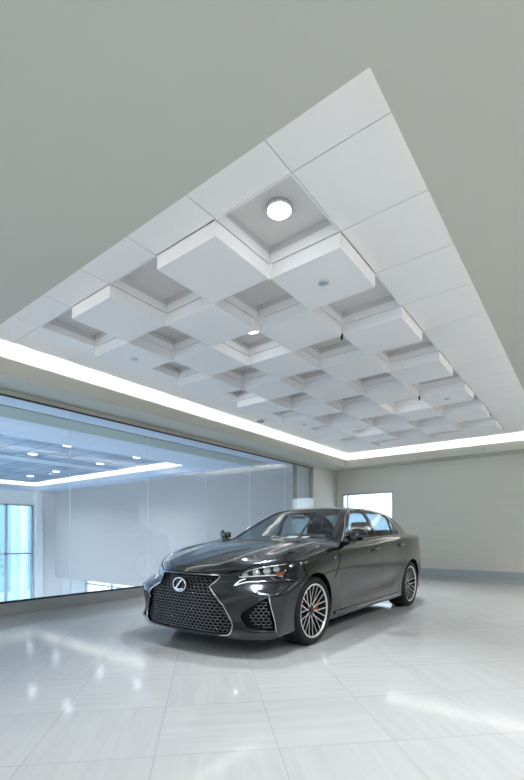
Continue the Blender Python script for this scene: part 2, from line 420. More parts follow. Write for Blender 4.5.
def build_atrium():
    AX0, AX1, AY1, AY0 = -19.6, -9.1, 9.1, 0.5
    Z1 = ZS
    # soffit around the far recess
    bm = BM()
    box(bm, AX1, XW - .13, -3, 12, Z1, Z1 + .06); box(bm, -21, AX1, AY1, 12, Z1, Z1 + .06); box(bm, -21, AX0, -3, AY1, Z1, Z1 + .06); box(bm, AX0, AX1, -3, AY0, Z1, Z1 + .06)
    box(bm, AX1, AX1 + .03, AY0, AY1, Z1 + .06, Z1 + .2); box(bm, AX0 - .03, AX0, AY0, AY1, Z1 + .06, Z1 + .2); box(bm, AX0, AX1, AY1, AY1 + .03, Z1 + .06, Z1 + .2); box(bm, AX0, AX1, AY0 - .03, AY0, Z1 + .06, Z1 + .2)
    tag(obj('ceiling_atrium', bm, M['atr_ceiling']), kind='structure')
    bm = BM(); box(bm, -7.65, -6.98, -3, 12, Z1 - .012, Z1 - .001); tag(obj('trim_10', bm, M['atr_green']), kind='structure')
    bm = BM(); zc = Z1 + .42
    box(bm, AX0 - .4, AX1 + .4, AY0 - .4, AY1 + .4, zc, zc + .05)
    for s in ((AX0 - .4, AX1 + .4, AY1 + .37, AY1 + .4), (AX0 - .4, AX1 + .4, AY0 - .4, AY0 - .37), (AX0 - .4, AX0 - .37, AY0, AY1), (AX1 + .37, AX1 + .4, AY0, AY1)):
        box(bm, *s, Z1 + .06, zc)
    tag(obj('ceiling_atrium_cove', bm, M['cove']), kind='structure')
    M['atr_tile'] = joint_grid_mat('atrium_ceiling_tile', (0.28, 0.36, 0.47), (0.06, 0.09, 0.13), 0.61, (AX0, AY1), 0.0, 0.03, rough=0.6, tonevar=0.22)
    zt = Z1 + .34
    bm = BM(); box(bm, AX0 + .15, AX1 - .25, AY0 + .2, AY1 - .15, zt, zt + .03)
    tag(obj('ceiling_atrium_tiles', bm, M['atr_tile']), kind='structure')
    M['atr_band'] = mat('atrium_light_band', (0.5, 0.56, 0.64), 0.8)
    bm = BM(); box(bm, -13.9, -13.2, AY0 + .2, AY1 - .15, zt - .02, zt - .001); tag(obj('trim_11', bm, M['atr_band']), kind='structure')
    for nm, b_ in (('far end', (AX0, AX1, AY1 + .1, AY1 + .16)), ('left end', (AX0 - .16, AX0 - .1, AY0, AY1)), ):
        bm = BM(); box(bm, *b_, Z1 + .062, Z1 + .08); o = obj('cove_light_strip', bm, M['strip2'])
        tag(o, f'warm cove light strip at the {nm} of the ceiling beyond the glass', 'cove light', 'cove lights beyond the glass')
    n = 0
    for x in (-10.6, -12.5, -15.3, -17.3):
        for y in (3.6, 5.7, 7.8):
            e = empty('downlight', (x, y, zt)); n += 1
            tag(e, f'round downlight in the tiled ceiling beyond the glass, {["first", "second", "third", "fourth"][[-10.6, -12.5, -15.3, -17.3].index(x)]} line from the glass, {["near", "middle", "far"][[3.6, 5.7, 7.8].index(y)]} one', 'downlight', 'downlights beyond the glass')
            bm = BM(); cyl(bm, (0, 0, -.012), .11, .02, seg=24); obj('lens', bm, M['lamp2'], e)
            l = bpy.data.lights.new('downlight_beam', 'SPOT'); l.energy = 120; l.spot_size = math.radians(130); l.spot_blend = .8; l.shadow_soft_size = .1; l.color = (.88, .94, 1); lo = bpy.data.objects.new('downlight_beam', l); COL.objects.link(lo); lo.parent = e; lo.location = (0, 0, -.05)
            bm = BM(); lathe(bm, [(0.111, -0.02), (0.135, -0.016), (0.135, 0.0), (.111, 0), (.111, -.02)], 28); obj('trim_ring', bm, M['white'], e)
    # outside the tall window
    b = empty('office_building', (-33, 7, -4)); tag(b, 'pale office building with upright white fins seen through the far tall window', 'building')
    bm = BM(); box(bm, -4, 0, -14, 10, 0, 9); obj('wall', bm, mat('facade', (.66, .74, .78), .6), b)
    fm = mat('facade_fin', (.8, .85, .88), .5); dm = mat('facade_glass', (.30, .42, .48), .2)
    for k in range(12):
        bm = BM(); box(bm, .01, .5, -13 + 2 * k, -12.8 + 2 * k, 0, 9); obj('fin', bm, fm, b)
        bm = BM(); box(bm, .01, .05, -12.3 + 2 * k, -11.5 + 2 * k, 1, 8.4); obj('window', bm, dm, b)
    rnd = random.Random(4)
    for nm, (x, y, h) in (('nearer', (-25, 8.9, 5.2)), ('farther', (-27.5, 7.0, 6.0))):
        t = empty('tree', (x, y, -4)); tag(t, f'leafy green tree outside the far tall window, the {nm} one', 'tree', 'trees outside the tall window')
        bm = BM(); tube(bm, [(0, 0, 0), (.05, 0, h * .4), (0, .05, h * .8)], [.12, .09, .04], 8); obj('trunk', bm, mat('bark', (.15, .12, .09), .9), t)
        bm = BM()
        for k in range(420):
            a = rnd.uniform(0, 2 * PI); zz = rnd.gauss(0, .5); r = abs(rnd.gauss(0, .55)); c = Vector((r * math.cos(a), r * math.sin(a), h * .72 + zz * 1.3))
            m_ = Matrix.Translation(c) @ Matrix.Rotation(rnd.uniform(0, PI), 4, 'X') @ Matrix.Rotation(rnd.uniform(0, PI), 4, 'Z')
            vs = [bm.verts.new(m_ @ Vector(p)) for p in ((-.12, 0, 0), (0, -.07, .02), (.12, 0, 0), (0, .07, .02))]; bm.faces.new(vs)
        obj('foliage', bm, mat('leaves', (.18, .34, .14), .6), t)
    bm = BM(); box(bm, -60, -20.3, -30, 40, -4.4, -4.2); tag(obj('floor_outside', bm, M['atr_floor']), kind='structure')
    # floating wall
    bm = BM(); box(bm, -19.0, XW - 0.13, 9.65, 9.85, -0.82, Z1); tag(obj('wall_atrium', bm, M['atr_wall']), kind='structure')
    bm = BM(); box(bm, -7.4, XW - .135, 9.855, 10.495, -0.4, Z1); tag(obj('wall_atrium_end', bm, mat('end_wall_lightened', (.84, .83, .82), .7)), kind='structure')  # colour lightened to make up for the weak light behind the glass
    e = empty('window_22', (-20, -3, -4)); tag(e, kind='structure')
    bm = BM()
    for k in range(10): box(bm, 1.5 * k, 1.5 * k + .07, -.08, 0, 0, 7)
    box(bm, 0, 13.57, -.07, -.01, 4.1, 4.2); box(bm, 0, 13.57, -.07, -.01, 0, .1); obj('window_frame', bm, M['alu'], e)
    bm = BM(); box(bm, 0, 13.57, -.045, -.035, .1, 7); obj('pane', bm, M['wglass'], e)
    # left wall with tall window
    wy1 = 9.1; wz0, wz1 = -3.2, 2.4
    bm = BM(); box(bm, -20.3, -20, wy1 + .08, 12, -4, Z1 + .6); box(bm, -20.3, -20, -3, wy1 + .08, wz1, Z1 + .6); box(bm, -20.3, -20, -3, wy1 + .08, -4, wz0)
    box(bm, -20, -19.85, wy1 + .12, wy1 + .4, -4, Z1); tag(obj('wall_atrium_left', bm, M['atr_white']), kind='structure')
    e = empty('window_20', (-20, wy1, 0)); tag(e, kind='structure')
    bm = BM()
    for y in [0, -1.08, -2.6, -4.1, -5.6, -7.1, -8.6, -10.1, -11.6]: box(bm, -.12, .02, y - .04, y + .04, wz0, wz1)
    box(bm, -.12, .02, -11.6, 0, wz1 - .06, wz1); box(bm, -.12, .02, -11.6, 0, wz0, wz0 + .08); box(bm, -.12, .02, -11.6, 0, .2, .27)
    obj('window_frame', bm, M['alu'], e)
    bm = BM(); box(bm, -.06, -.05, -11.6, 0, wz0, wz1); obj('pane', bm, M['tglass'], e)
    # back wall below / behind the floating wall
    bm = BM(); box(bm, -20, -18.05, 10.5, 10.7, -4, Z1); box(bm, -18.05, XW - .15, 10.5, 10.7, -.45, Z1); box(bm, -18.05, XW - .15, 10.5, 10.7, -4, -2.6)
    box(bm, -8, XW - .15, 10.5, 10.7, -2.6, -.45)
    tag(obj('wall_atrium_back', bm, M['atr_white']), kind='structure')
    e = empty('window_21', (-18.05, 10.5, -2.6)); tag(e, kind='structure')
    bm = BM(); box(bm, 0, 10.05, .02, .1, 0, .08); box(bm, 0, 10.05, .02, .1, 2.07, 2.15); box(bm, 0, 10.05, .03, .09, 1.45, 1.5); box(bm, 0, 10.05, .03, .09, 1.75, 1.8)
    for x in (0.04, 2, 4, 6, 8, 10): box(bm, x - .04, x + .04, .02, .1, .08, 2.07)
    obj('window_frame', bm, M['alu'], e)
    bm = BM(); box(bm, 0, 10.05, .055, .063, 0, 2.15); obj('pane', bm, M['wglass'], e)
    bm = BM(); box(bm, -20.3, XW - .16, -3, 12, -4.2, -4.0); tag(obj('floor_atrium', bm, M['atr_floor']), kind='structure')
    bm = BM(); box(bm, XW - .16, XW - .13, -3, 12, -4.0, -.02); tag(obj('wall_atrium_edge', bm, M['atr_white']), kind='structure')

def area(name, loc, rot, sx, sy, e, col=(1, 1, 1)):
    l = bpy.data.lights.new(name, 'AREA'); l.shape = 'RECTANGLE'; l.size = sx; l.size_y = sy; l.energy = e; l.color = col
    o = bpy.data.objects.new(name, l); COL.objects.link(o); o.location = loc; o.rotation_euler = rot
    return o

def build_light_cam():
    w = bpy.data.worlds.new('world'); scene.world = w; w.use_nodes = True
    nt = w.node_tree; bg = nt.nodes['Background']
    bg.inputs['Color'].default_value = (0.84, 0.93, 1.0, 1); bg.inputs['Strength'].default_value = 1.7
    c = bpy.data.cameras.new('camera'); co = bpy.data.objects.new('camera', c); COL.objects.link(co)
    c.sensor_fit = 'VERTICAL'; c.sensor_height = 36.0; c.lens = 36.0 * 430.7 / 780
    c.shift_y = (534.4 - 390) / 780; c.shift_x = -(262.5 - 262) / 780
    co.location = (0, 0, HC); co.rotation_euler = (PI / 2, 0, 0.6529)
    c.clip_start = 0.05; c.clip_end = 200
    scene.camera = co
    scene.view_settings.view_transform = 'Standard'; scene.view_settings.look = 'None'
    scene.view_settings.gamma = 1.0; scene.view_settings.use_curve_mapping = False
    scene.view_settings.exposure = 0.0
    cy = scene.cycles
    cy.max_bounces = 10; cy.diffuse_bounces = 5; cy.glossy_bounces = 5; cy.transparent_max_bounces = 16; cy.transmission_bounces = 8
    cy.use_denoising = True; cy.sample_clamp_indirect = 6.0; cy.caustics_reflective = False; cy.caustics_refractive = False
# ------------------------------------------------------------------ car body surface (numpy implicit solid, s = metres behind the front axle)
def cspl(xs, ys):
    xs = np.array(xs, float); ys = np.array(ys, float); n = len(xs)
    h = np.diff(xs); A = np.zeros((n, n)); r = np.zeros(n); A[0, 0] = A[-1, -1] = 1
    for i in range(1, n - 1):
        A[i, i - 1] = h[i - 1]; A[i, i] = 2 * (h[i - 1] + h[i]); A[i, i + 1] = h[i]
        r[i] = 6 * ((ys[i + 1] - ys[i]) / h[i] - (ys[i] - ys[i - 1]) / h[i - 1])
    m = np.linalg.solve(A, r)
    def f(x):
        x = np.clip(x, xs[0], xs[-1]); k = np.clip(np.searchsorted(xs, x, side='right') - 1, 0, n - 2)
        a = xs[k + 1] - x; b = x - xs[k]; H = h[k]
        return (m[k] * a ** 3 + m[k + 1] * b ** 3) / (6 * H) + (ys[k] / H - m[k] * H / 6) * a + (ys[k + 1] / H - m[k + 1] * H / 6) * b
    return f

def smax(a, b, k):
    h = np.maximum(k - np.abs(a - b), 0) / k
    return np.maximum(a, b) + h * h * k * 0.25
def smin(a, b, k): return -smax(-a, -b, k)
def sstep(x, a, b):
    t = np.clip((x - a) / (b - a), 0, 1); return t * t * (3 - 2 * t)

P_side = cspl([-1.0, -.6, -.3, 0, .45, .9, 1.7, 2.3, 2.75, 3.1, 3.5, 3.8, 4.05], [.915, .918, .915, .913, .905, .90, .902, .91, .924, .925, .905, .88, .84])
R_side = cspl([.10, .25, .38, .52, .66, .74, .82, .90, .97, 1.05, 1.15], [-.045, -.028, -.020, -.010, -.002, 0, -.003, -.014, -.032, -.06, -.10])
C_top = cspl([-1.02, -.95, -.88, -.75, -.5, -.2, .2, .6, 1.0, 1.8, 2.6, 3.2, 3.5, 3.75, 3.95, 4.1], [.645, .692, .735, .793, .872, .940, 1.0, 1.035, 1.04, 1.075, 1.125, 1.142, 1.138, 1.126, 1.112, 1.09])
F_low = cspl([0, .3, .56, .75, .85, .90, .95], [-.925, -.91, -.85, -.755, -.66, -.54, -.28])
F_up = cspl([0, .25, .39, .5, .6, .72, .82, .90, .95], [-.885, -.85, -.785, -.725, -.665, -.58, -.475, -.30, -.10])
A_front = cspl([.10, .17, .25, .4, .55, .66, .74, .85], [.07, .03, .012, .0, .0, .008, .032, .12])
R_rear = cspl([0, .3, .55, .72, .82, .9], [3.975, 3.955, 3.90, 3.80, 3.66, 3.40])
A_rear = cspl([.15, .25, .45, .62, .75, .9, 1.05, 1.15], [-.10, -.05, 0, .0, -.035, -.065, -.085, -.10])
G_side = cspl([.9, 1.0, 1.1, 1.25, 1.38, 1.5], [.845, .815, .775, .70, .622, .53])
G_plan = cspl([.3, .7, 1.2, 1.8, 2.4, 2.8, 3.2, 3.6], [-.03, -.012, -.003, .004, .002, -.02, -.07, -.15])
Z_roof = cspl([.9, 1.2, 1.5, 1.85, 2.2, 2.5, 2.75, 3.0, 3.2, 3.4, 3.6, 3.9, 4.3], [1.355, 1.417, 1.449, 1.468, 1.468, 1.458, 1.432, 1.375, 1.293, 1.18, 1.04, .80, .4])
ARC_R, ARC_RR = 0.368, 0.375
ZW = 0.335
SF, SR = 0.03, 2.88

def car_F(s, y, z, arches=True):
    a = np.abs(y)
    fl = 0.012 * np.exp(-((s - 0.0) / .40) ** 2) * sstep(z, .25, .5) * (1 - sstep(z, .72, .95)) + 0.014 * np.exp(-((s - 2.85) / .42) ** 2) * sstep(z, .25, .5) * (1 - sstep(z, .75, 1.0))
    fs1 = a - (P_side(s) + R_side(z) + fl)
    # upper shoulder facet, above a rising character line
    zc = 0.80 + 0.045 * (s - .4)
    fs2 = a - (P_side(s) - 0.004 - 0.34 * (z - zc)) ; fs2 = fs2 * 0.947
    side = smax(fs1, fs2, .03)
    # hollow sweep along the lower door
    sw = 0.013 * np.exp(-((z - (0.40 + .05 * (s - .9))) / .085) ** 2) * sstep(s, .45, .9) * (1 - sstep(s, 2.1, 2.45))
    side = side + sw
    yy = np.minimum(a / .85, 1.2)
    crown = -0.085 * yy ** 2.4
    ridge = 0.010 * np.exp(-((a - (.40 + .10 * (s + .6))) / .09) ** 2) * (1 - sstep(s, .3, .65)) * sstep(s, -.95, -.7)
    fend = 0.042 * np.exp(-((a - .73) / .13) ** 2) * (1 - sstep(s, .3, .8)) * sstep(s, -.6, -.1)
    top = (z - (C_top(s) + crown + ridge + fend)) * 0.97
    w = sstep(z, .54, .68)
    fr = (1 - w) * F_low(a) + w * F_up(a) + A_front(z)
    zc2 = .480 + .36 * (a - .46)
    fr = fr + 0.020 * sstep(zc2 - z, -.006, .02) * sstep(z, .22, .34) * sstep(a, .38, .50) * (1 - sstep(a, .80, .88))
    front = (fr - s) * 0.85
    rear = (s - (R_rear(a) + A_rear(z))) * 0.9
    bot = (0.175 + 0.05 * sstep(s, 2.6, 3.6) - 0.02 * (1 - sstep(s, -.7, -.5)) * sstep(a, .35, .7)) - z
    low = smax(side, top, .055)
    low = smax(low, front, .045)
    low = smax(low, rear, .06)
    low = smax(low, bot, .03)
    # greenhouse
    gs = (a - (G_side(z) + G_plan(s))) * 0.9
    roof = (z - (Z_roof(s) - 0.075 * (a / .7) ** 2.3)) * 0.96
    ws = ((.50 + .13 * (a / .7) ** 2.2 + (z - .99) * 2.02 + .12 * np.maximum(z - 1.2, 0) ** 1.0) - s) * 0.43
    gh = smax(gs, roof, .07); gh = smax(gh, ws, .05); gh = smax(gh, .9 - z, .02)
    F = smin(low, gh, .03)
    # small boot lip
    if arches:
        for sc, R in ((SF, ARC_R), (SR, ARC_RR)):
            cyl_ = R - np.sqrt((s - sc) ** 2 + (z - ZW) ** 2)
            cut = -np.minimum(cyl_, a - 0.60)
            F = smax(F, -cut * 1.0, .012) if False else np.maximum(F, np.minimum(cyl_, a - 0.60))
    return F

def car_grad(V, e=1.5e-3, arches=True):
    g = np.empty_like(V)
    for k in range(3):
        d = np.zeros(3); d[k] = e
        A, B = V + d, V - d
        g[:, k] = (car_F(A[:, 0], A[:, 1], A[:, 2], arches) - car_F(B[:, 0], B[:, 1], B[:, 2], arches)) / (2 * e)
    return g

def surface_nets(F, lo, hi, h):
    n = [int(round((hi[k] - lo[k]) / h)) + 1 for k in range(3)]
    ax = [lo[k] + h * np.arange(n[k]) for k in range(3)]
    X, Y, Z = np.meshgrid(*ax, indexing='ij')
    D = F(X.ravel(), Y.ravel(), Z.ravel()).reshape(n)
    S = D < 0
    acc = np.zeros([m - 1 for m in n] + [3]); cnt = np.zeros([m - 1 for m in n])
    quads = []
    base = np.stack([X, Y, Z], -1)
    cross = []
    for k in range(3):
        sl0 = [slice(None)] * 3; sl1 = [slice(None)] * 3; sl0[k] = slice(0, -1); sl1[k] = slice(1, None)
        a, b = D[tuple(sl0)], D[tuple(sl1)]
        c = (S[tuple(sl0)] != S[tuple(sl1)])
        I = np.argwhere(c); cross.append((k, I, S[tuple(sl0)][c]))
        t = (a[c] / (a[c] - b[c]))
        p = base[tuple(sl0)][c].copy(); p[:, k] += t * h
        o = [q for q in range(3) if q != k]
        for d0 in (0, -1):
            for d1 in (0, -1):
                J = I.copy(); J[:, o[0]] += d0; J[:, o[1]] += d1
                ok = np.all((J >= 0) & (J < np.array(n) - 1), axis=1)
                J = J[ok]
                np.add.at(acc, tuple(J.T), p[ok]); np.add.at(cnt, tuple(J.T), 1)
    idx = -np.ones(cnt.shape, int); m = cnt > 0; idx[m] = np.arange(m.sum())
    V = acc[m] / cnt[m][:, None]
    for k, I, ins in cross:
        o = [q for q in range(3) if q != k]
        ok = np.all([(I[:, q] > 0) & (I[:, q] < n[q] - 1) for q in o], axis=0)
        I = I[ok]; s_ = ins[ok]
        def at(d0, d1):
            J = I.copy(); J[:, o[0]] += d0; J[:, o[1]] += d1
            return idx[tuple(J.T)]
        q = np.stack([at(-1, -1), at(0, -1), at(0, 0), at(-1, 0)], 1)
        flip = s_ if k != 1 else ~s_
        q[~flip] = q[~flip][:, ::-1]
        quads.append(q)
    return V, np.concatenate(quads)

def project(V, it=4, arches=True, F=None):
    for _ in range(it):
        g = car_grad(V, arches=arches); f = car_F(V[:, 0], V[:, 1], V[:, 2], arches)
        n2 = np.maximum((g ** 2).sum(1), .05)
        step = -(f / n2)[:, None] * g
        ln = np.linalg.norm(step, axis=1, keepdims=True); step *= np.minimum(1, .01 / np.maximum(ln, 1e-9))
        V = V + step
    return V

def tris(Q):
    return np.concatenate([Q[:, [0, 1, 2]], Q[:, [0, 2, 3]]])

def clip(V, Tn, g):
    """split triangles by g=0; returns (V, inside tris, outside tris)"""
    g = np.where(np.abs(g) < 1e-7, 1e-7, g)
    ins = g < 0; c = ins[Tn].sum(1)
    tin = [Tn[c == 3]]; tout = [Tn[c == 0]]
    mix = Tn[(c == 1) | (c == 2)]
    if len(mix) == 0: return V, tin[0], tout[0]
    # rotate so that the odd vertex is first
    one = ins[mix].sum(1) == 1
    odd = np.where(one[:, None], ins[mix], ~ins[mix]); k = odd.argmax(1)
    r = np.stack([mix[np.arange(len(mix)), (k + j) % 3] for j in range(3)], 1)
    key = {}; newV = []; nv = len(V)
    e1 = np.sort(r[:, [0, 1]], 1); e2 = np.sort(r[:, [0, 2]], 1)
    E = np.concatenate([e1, e2]); u, inv = np.unique(E, axis=0, return_inverse=True); inv = inv.ravel()
    ga, gb = g[u[:, 0]], g[u[:, 1]]; t = (ga / (ga - gb))[:, None]
    NV = V[u[:, 0]] * (1 - t) + V[u[:, 1]] * t
    V2 = np.concatenate([V, NV]); m1 = inv[:len(r)] + nv; m2 = inv[len(r):] + nv
    A = np.stack([r[:, 0], m1, m2], 1); B = np.stack([m1, r[:, 1], r[:, 2]], 1); Cc = np.stack([m1, r[:, 2], m2], 1)
    tin += [A[one], B[~one], Cc[~one]]; tout += [A[~one], B[one], Cc[one]]
    return V2, np.concatenate(tin), np.concatenate(tout)

def sdf_poly(P, poly):
    poly = np.asarray(poly, float); d = np.full(len(P), 1e9); inside = np.zeros(len(P), bool)
    n = len(poly)
    for i in range(n):
        a, b = poly[i], poly[(i + 1) % n]; e = b - a; w = P - a
        t = np.clip((w @ e) / max(e @ e, 1e-12), 0, 1)
        d = np.minimum(d, np.hypot(*(w - t[:, None] * e).T))
        c = (a[1] > P[:, 1]) != (b[1] > P[:, 1])
        with np.errstate(divide='ignore', invalid='ignore'):
            x = a[0] + (P[:, 1] - a[1]) * e[0] / (e[1] if e[1] else 1e-12)
        inside ^= c & (P[:, 0] < x)
    return np.where(inside, -d, d)

def smooth_poly(pts, n=6, closed=True, sharp=()):
    """Catmull-Rom through the points; indices in sharp stay corners"""
    P = np.asarray(pts, float); m = len(P); out = []
    rng = range(m) if closed else range(m - 1)
    for i in rng:
        p1, p2 = P[i], P[(i + 1) % m]
        p0 = P[(i - 1) % m] if closed or i > 0 else p1
        p3 = P[(i + 2) % m] if closed or i + 2 < m else p2
        t1 = (p2 - p0) * .5; t2 = (p3 - p1) * .5
        L = np.linalg.norm(p2 - p1)
        if i in sharp: t1 = (p2 - p1)
        if (i + 1) % m in sharp: t2 = (p2 - p1)
        for t in (t1, t2):
            l = np.linalg.norm(t)
            if l > L * 1.2: t *= L * 1.2 / l
        for k in range(n):
            u = k / n
            out.append((2 * u ** 3 - 3 * u ** 2 + 1) * p1 + (u ** 3 - 2 * u ** 2 + u) * t1 + (-2 * u ** 3 + 3 * u ** 2) * p2 + (u ** 3 - u ** 2) * t2)
    if not closed: out.append(P[-1])
    return np.array(out)
# ------------------------------------------------------------------ car
def car_materials():
    M['paint'] = mat('car_paint', (0.032, 0.037, 0.044), .17, metal=1.0, spec=.3, coat=1.0, coat_r=.01)
    M['trim_black'] = mat('gloss_black_trim', (0.006, 0.006, 0.007), .12, coat=.6)
    M['matt_black'] = mat('matt_black', (0.006, 0.006, 0.006), .8, spec=.2)
    M['rubber'] = mat('tyre_rubber', (0.012, 0.012, 0.013), .65, spec=.3)
    M['dark_chrome'] = mat('dark_chrome', (0.30, 0.30, 0.32), .16, metal=1)
    M['bright'] = mat('bright_trim', (0.80, 0.81, 0.84), .10, metal=1)
    M['machined'] = mat('machined_alloy', (0.90, 0.90, 0.91), .34, metal=.8)
    M['rim_dark'] = mat('graphite_rim', (0.045, 0.047, 0.052), .30, metal=.7)
    M['disc_metal'] = mat('brake_disc_steel', (0.35, 0.35, 0.36), .35, metal=1)
    M['orange'] = mat('orange_caliper', (0.72, 0.16, 0.03), .35, coat=.5)
    M['cglass'] = glass_mat('car_window_glass', (0.42, 0.52, 0.58), 1.52)
    M['cglass_ws'] = glass_mat('windscreen_glass', (0.80, 0.86, 0.87), 1.52)
    M['lensglass'] = glass_mat('lamp_lens_glass', (0.96, 0.97, 0.98), 1.5)
    M['reflector'] = mat('lamp_reflector', (0.80, 0.80, 0.80), .25, metal=1)
    M['lampwhite'] = mat('lamp_light_guide', (0.80, 0.82, 0.84), .25)
    M['amber'] = mat('amber_reflector', (0.20, 0.04, 0.015), .3, coat=.2)
    M['red'] = mat('tail_lamp_red', (0.25, 0.01, 0.012), .12, coat=1)
    M['leather'] = mat('black_leather', (0.007, 0.007, 0.008), .45)
    M['stitch'] = mat('seat_bolster_leather', (0.012, 0.011, 0.011), .5)
    M['dash'] = mat('dash_plastic', (0.015, 0.016, 0.018), .55)
    M['blue'] = mat('blue_badge', (0.02, 0.10, 0.5), .3)

def bez(pts, n=8, closed=False, sharp=()): return smooth_poly(pts, n, closed, sharp)

def shoot(P, D, L=2.5, n=500):
    """first hit of rays from P along unit direction D with the body; returns points (n,3) in (s,y,z)"""
    P = np.atleast_2d(P).astype(float); D = np.asarray(D, float); D = np.broadcast_to(D, P.shape)
    out = P.copy()
    ts = np.linspace(0, L, n)
    X = P[:, None, :] + ts[None, :, None] * D[:, None, :]
    F = car_F(X[..., 0].ravel(), X[..., 1].ravel(), X[..., 2].ravel(), False).reshape(X.shape[:2])
    k = np.argmax(F < 0, axis=1); k = np.where((F < 0).any(1), k, n - 1); k = np.maximum(k, 1)
    i = np.arange(len(P)); f0, f1 = F[i, k - 1], F[i, k]
    t = ts[k - 1] + (ts[1] - ts[0]) * f0 / np.where(np.abs(f0 - f1) < 1e-9, 1, f0 - f1)
    return P + t[:, None] * D

def on_side(sz, sgn=1, off=0.0):
    sz = np.asarray(sz); P = np.stack([sz[:, 0], np.full(len(sz), 1.2 * sgn), sz[:, 1]], 1)
    H = shoot(P, (0, -sgn, 0), 1.2); return offset(H, off)
def on_front(yz, off=0.0):
    yz = np.asarray(yz); P = np.stack([np.full(len(yz), -1.15), yz[:, 0], yz[:, 1]], 1)
    return offset(shoot(P, (1, 0, 0), 2.0), off)
R2 = math.sqrt(.5)
def on_diag(qz, sgn=1, off=0.0):
    """q = (s + |y|)/sqrt2 measured along the front corner"""
    qz = np.asarray(qz); q = qz[:, 0]; w = 1.6   # w = (|y|-s)/sqrt2 start outside
    P = np.stack([(q - w) * R2, sgn * (q + w) * R2, qz[:, 1]], 1)
    return offset(shoot(P, (R2, -sgn * R2, 0), 1.6), off)
def on_top(sy, off=0.0):
    sy = np.asarray(sy); P = np.stack([sy[:, 0], sy[:, 1], np.full(len(sy), 1.7)], 1)
    return offset(shoot(P, (0, 0, -1), 1.6), off)
def offset(H, off):
    if off == 0: return H
    g = car_grad(H, arches=False); g /= np.linalg.norm(g, axis=1, keepdims=True)
    return H + g * off
def loc(H): return [(h[1], h[0], h[2]) for h in np.atleast_2d(H)]      # (s,y,z) -> object axes (x = lateral, y = rearward)

def strip_bm(bm, pts, nrm, width, height):
    """flat moulding along pts (object axes), width across in the surface, raised by height along nrm"""
    P = [Vector(p) for p in pts]; Nn = [Vector(n) for n in nrm]; n = len(P); R = []
    for i in range(n):
        t = (P[min(i + 1, n - 1)] - P[max(i - 1, 0)]).normalized(); b = t.cross(Nn[i]).normalized()
        R.append([bm.verts.new(P[i] - b * width / 2 - Nn[i] * .004), bm.verts.new(P[i] - b * width * .35 + Nn[i] * height), bm.verts.new(P[i] + b * width * .35 + Nn[i] * height), bm.verts.new(P[i] + b * width / 2 - Nn[i] * .004)])
    for a, b in zip(R[:-1], R[1:]):
        for k in range(3): bm.faces.new([a[k], b[k], b[k + 1], a[k + 1]])
    bm.faces.new(R[0]); bm.faces.new(R[-1][::-1])
    bmesh.ops.recalc_face_normals(bm, faces=bm.faces)

def moulding(name, H, width, height, m, parent):
    g = car_grad(H, arches=False); g /= np.linalg.norm(g, axis=1, keepdims=True)
    bm = BM(); strip_bm(bm, loc(H), loc(g), width, height)
    return obj(name, bm, m, parent)

def panel(name, V, Tn, m, parent, fl=0.016, thick=None, off=0.0, flm=None):
    """mesh object from triangles on the body surface, gradient normals, edges turned inward by fl"""
    if len(Tn) == 0: print('EMPTY', name); return None
    u, inv = np.unique(Tn, return_inverse=True); P = V[u]; F = inv.reshape(-1, 3)
    # weld near-duplicate, drop slivers
    g = car_grad(P, arches=False); g /= np.maximum(np.linalg.norm(g, axis=1, keepdims=True), 1e-6)
    if off: P = P + g * off
    nv = len(P)
    E = np.concatenate([F[:, [0, 1]], F[:, [1, 2]], F[:, [2, 0]]])
    key = np.sort(E, 1); _, ii, cc = np.unique(key, axis=0, return_index=True, return_counts=True)
    B = E[ii[cc == 1]]
    B = B[np.abs(P[B[:, 0], 1]) + np.abs(P[B[:, 1], 1]) > 1e-5] if len(B) else B
    quads = np.zeros((0, 4), int); W = P
    if fl and len(B):
        bu, binv = np.unique(B, return_inverse=True); binv = binv.reshape(-1, 2)
        W = np.concatenate([P, P[bu], P[bu] - g[bu] * fl]); n1 = nv; n2 = nv + len(bu)
        quads = np.stack([binv[:, 1] + n1, binv[:, 0] + n1, binv[:, 0] + n2, binv[:, 1] + n2], 1)
    polys = F[:, ::-1].tolist() + quads[:, ::-1].tolist()
    me = bpy.data.meshes.new(name); me.from_pydata(W[:, [1, 0, 2]].tolist(), [], polys); me.update()
    me.polygons.foreach_set('use_smooth', [True] * len(me.polygons))
    # loop normals
    nl = len(me.loops); vi = np.empty(nl, int); me.loops.foreach_get('vertex_index', vi)
    gn = np.concatenate([g, np.zeros((len(W) - nv, 3))])[:, [1, 0, 2]]
    LN = gn[vi]
    pn = np.empty(len(me.polygons) * 3); me.polygons.foreach_get('normal', pn); pn = pn.reshape(-1, 3)
    start = np.empty(len(me.polygons), int); me.polygons.foreach_get('loop_start', start)
    for k in range(len(F), len(polys)):
        LN[start[k]:start[k] + 4] = pn[k]
    me.normals_split_custom_set(LN.tolist())
    me.materials.append(m)
    o = bpy.data.objects.new(name, me); COL.objects.link(o); o.parent = parent
    return o

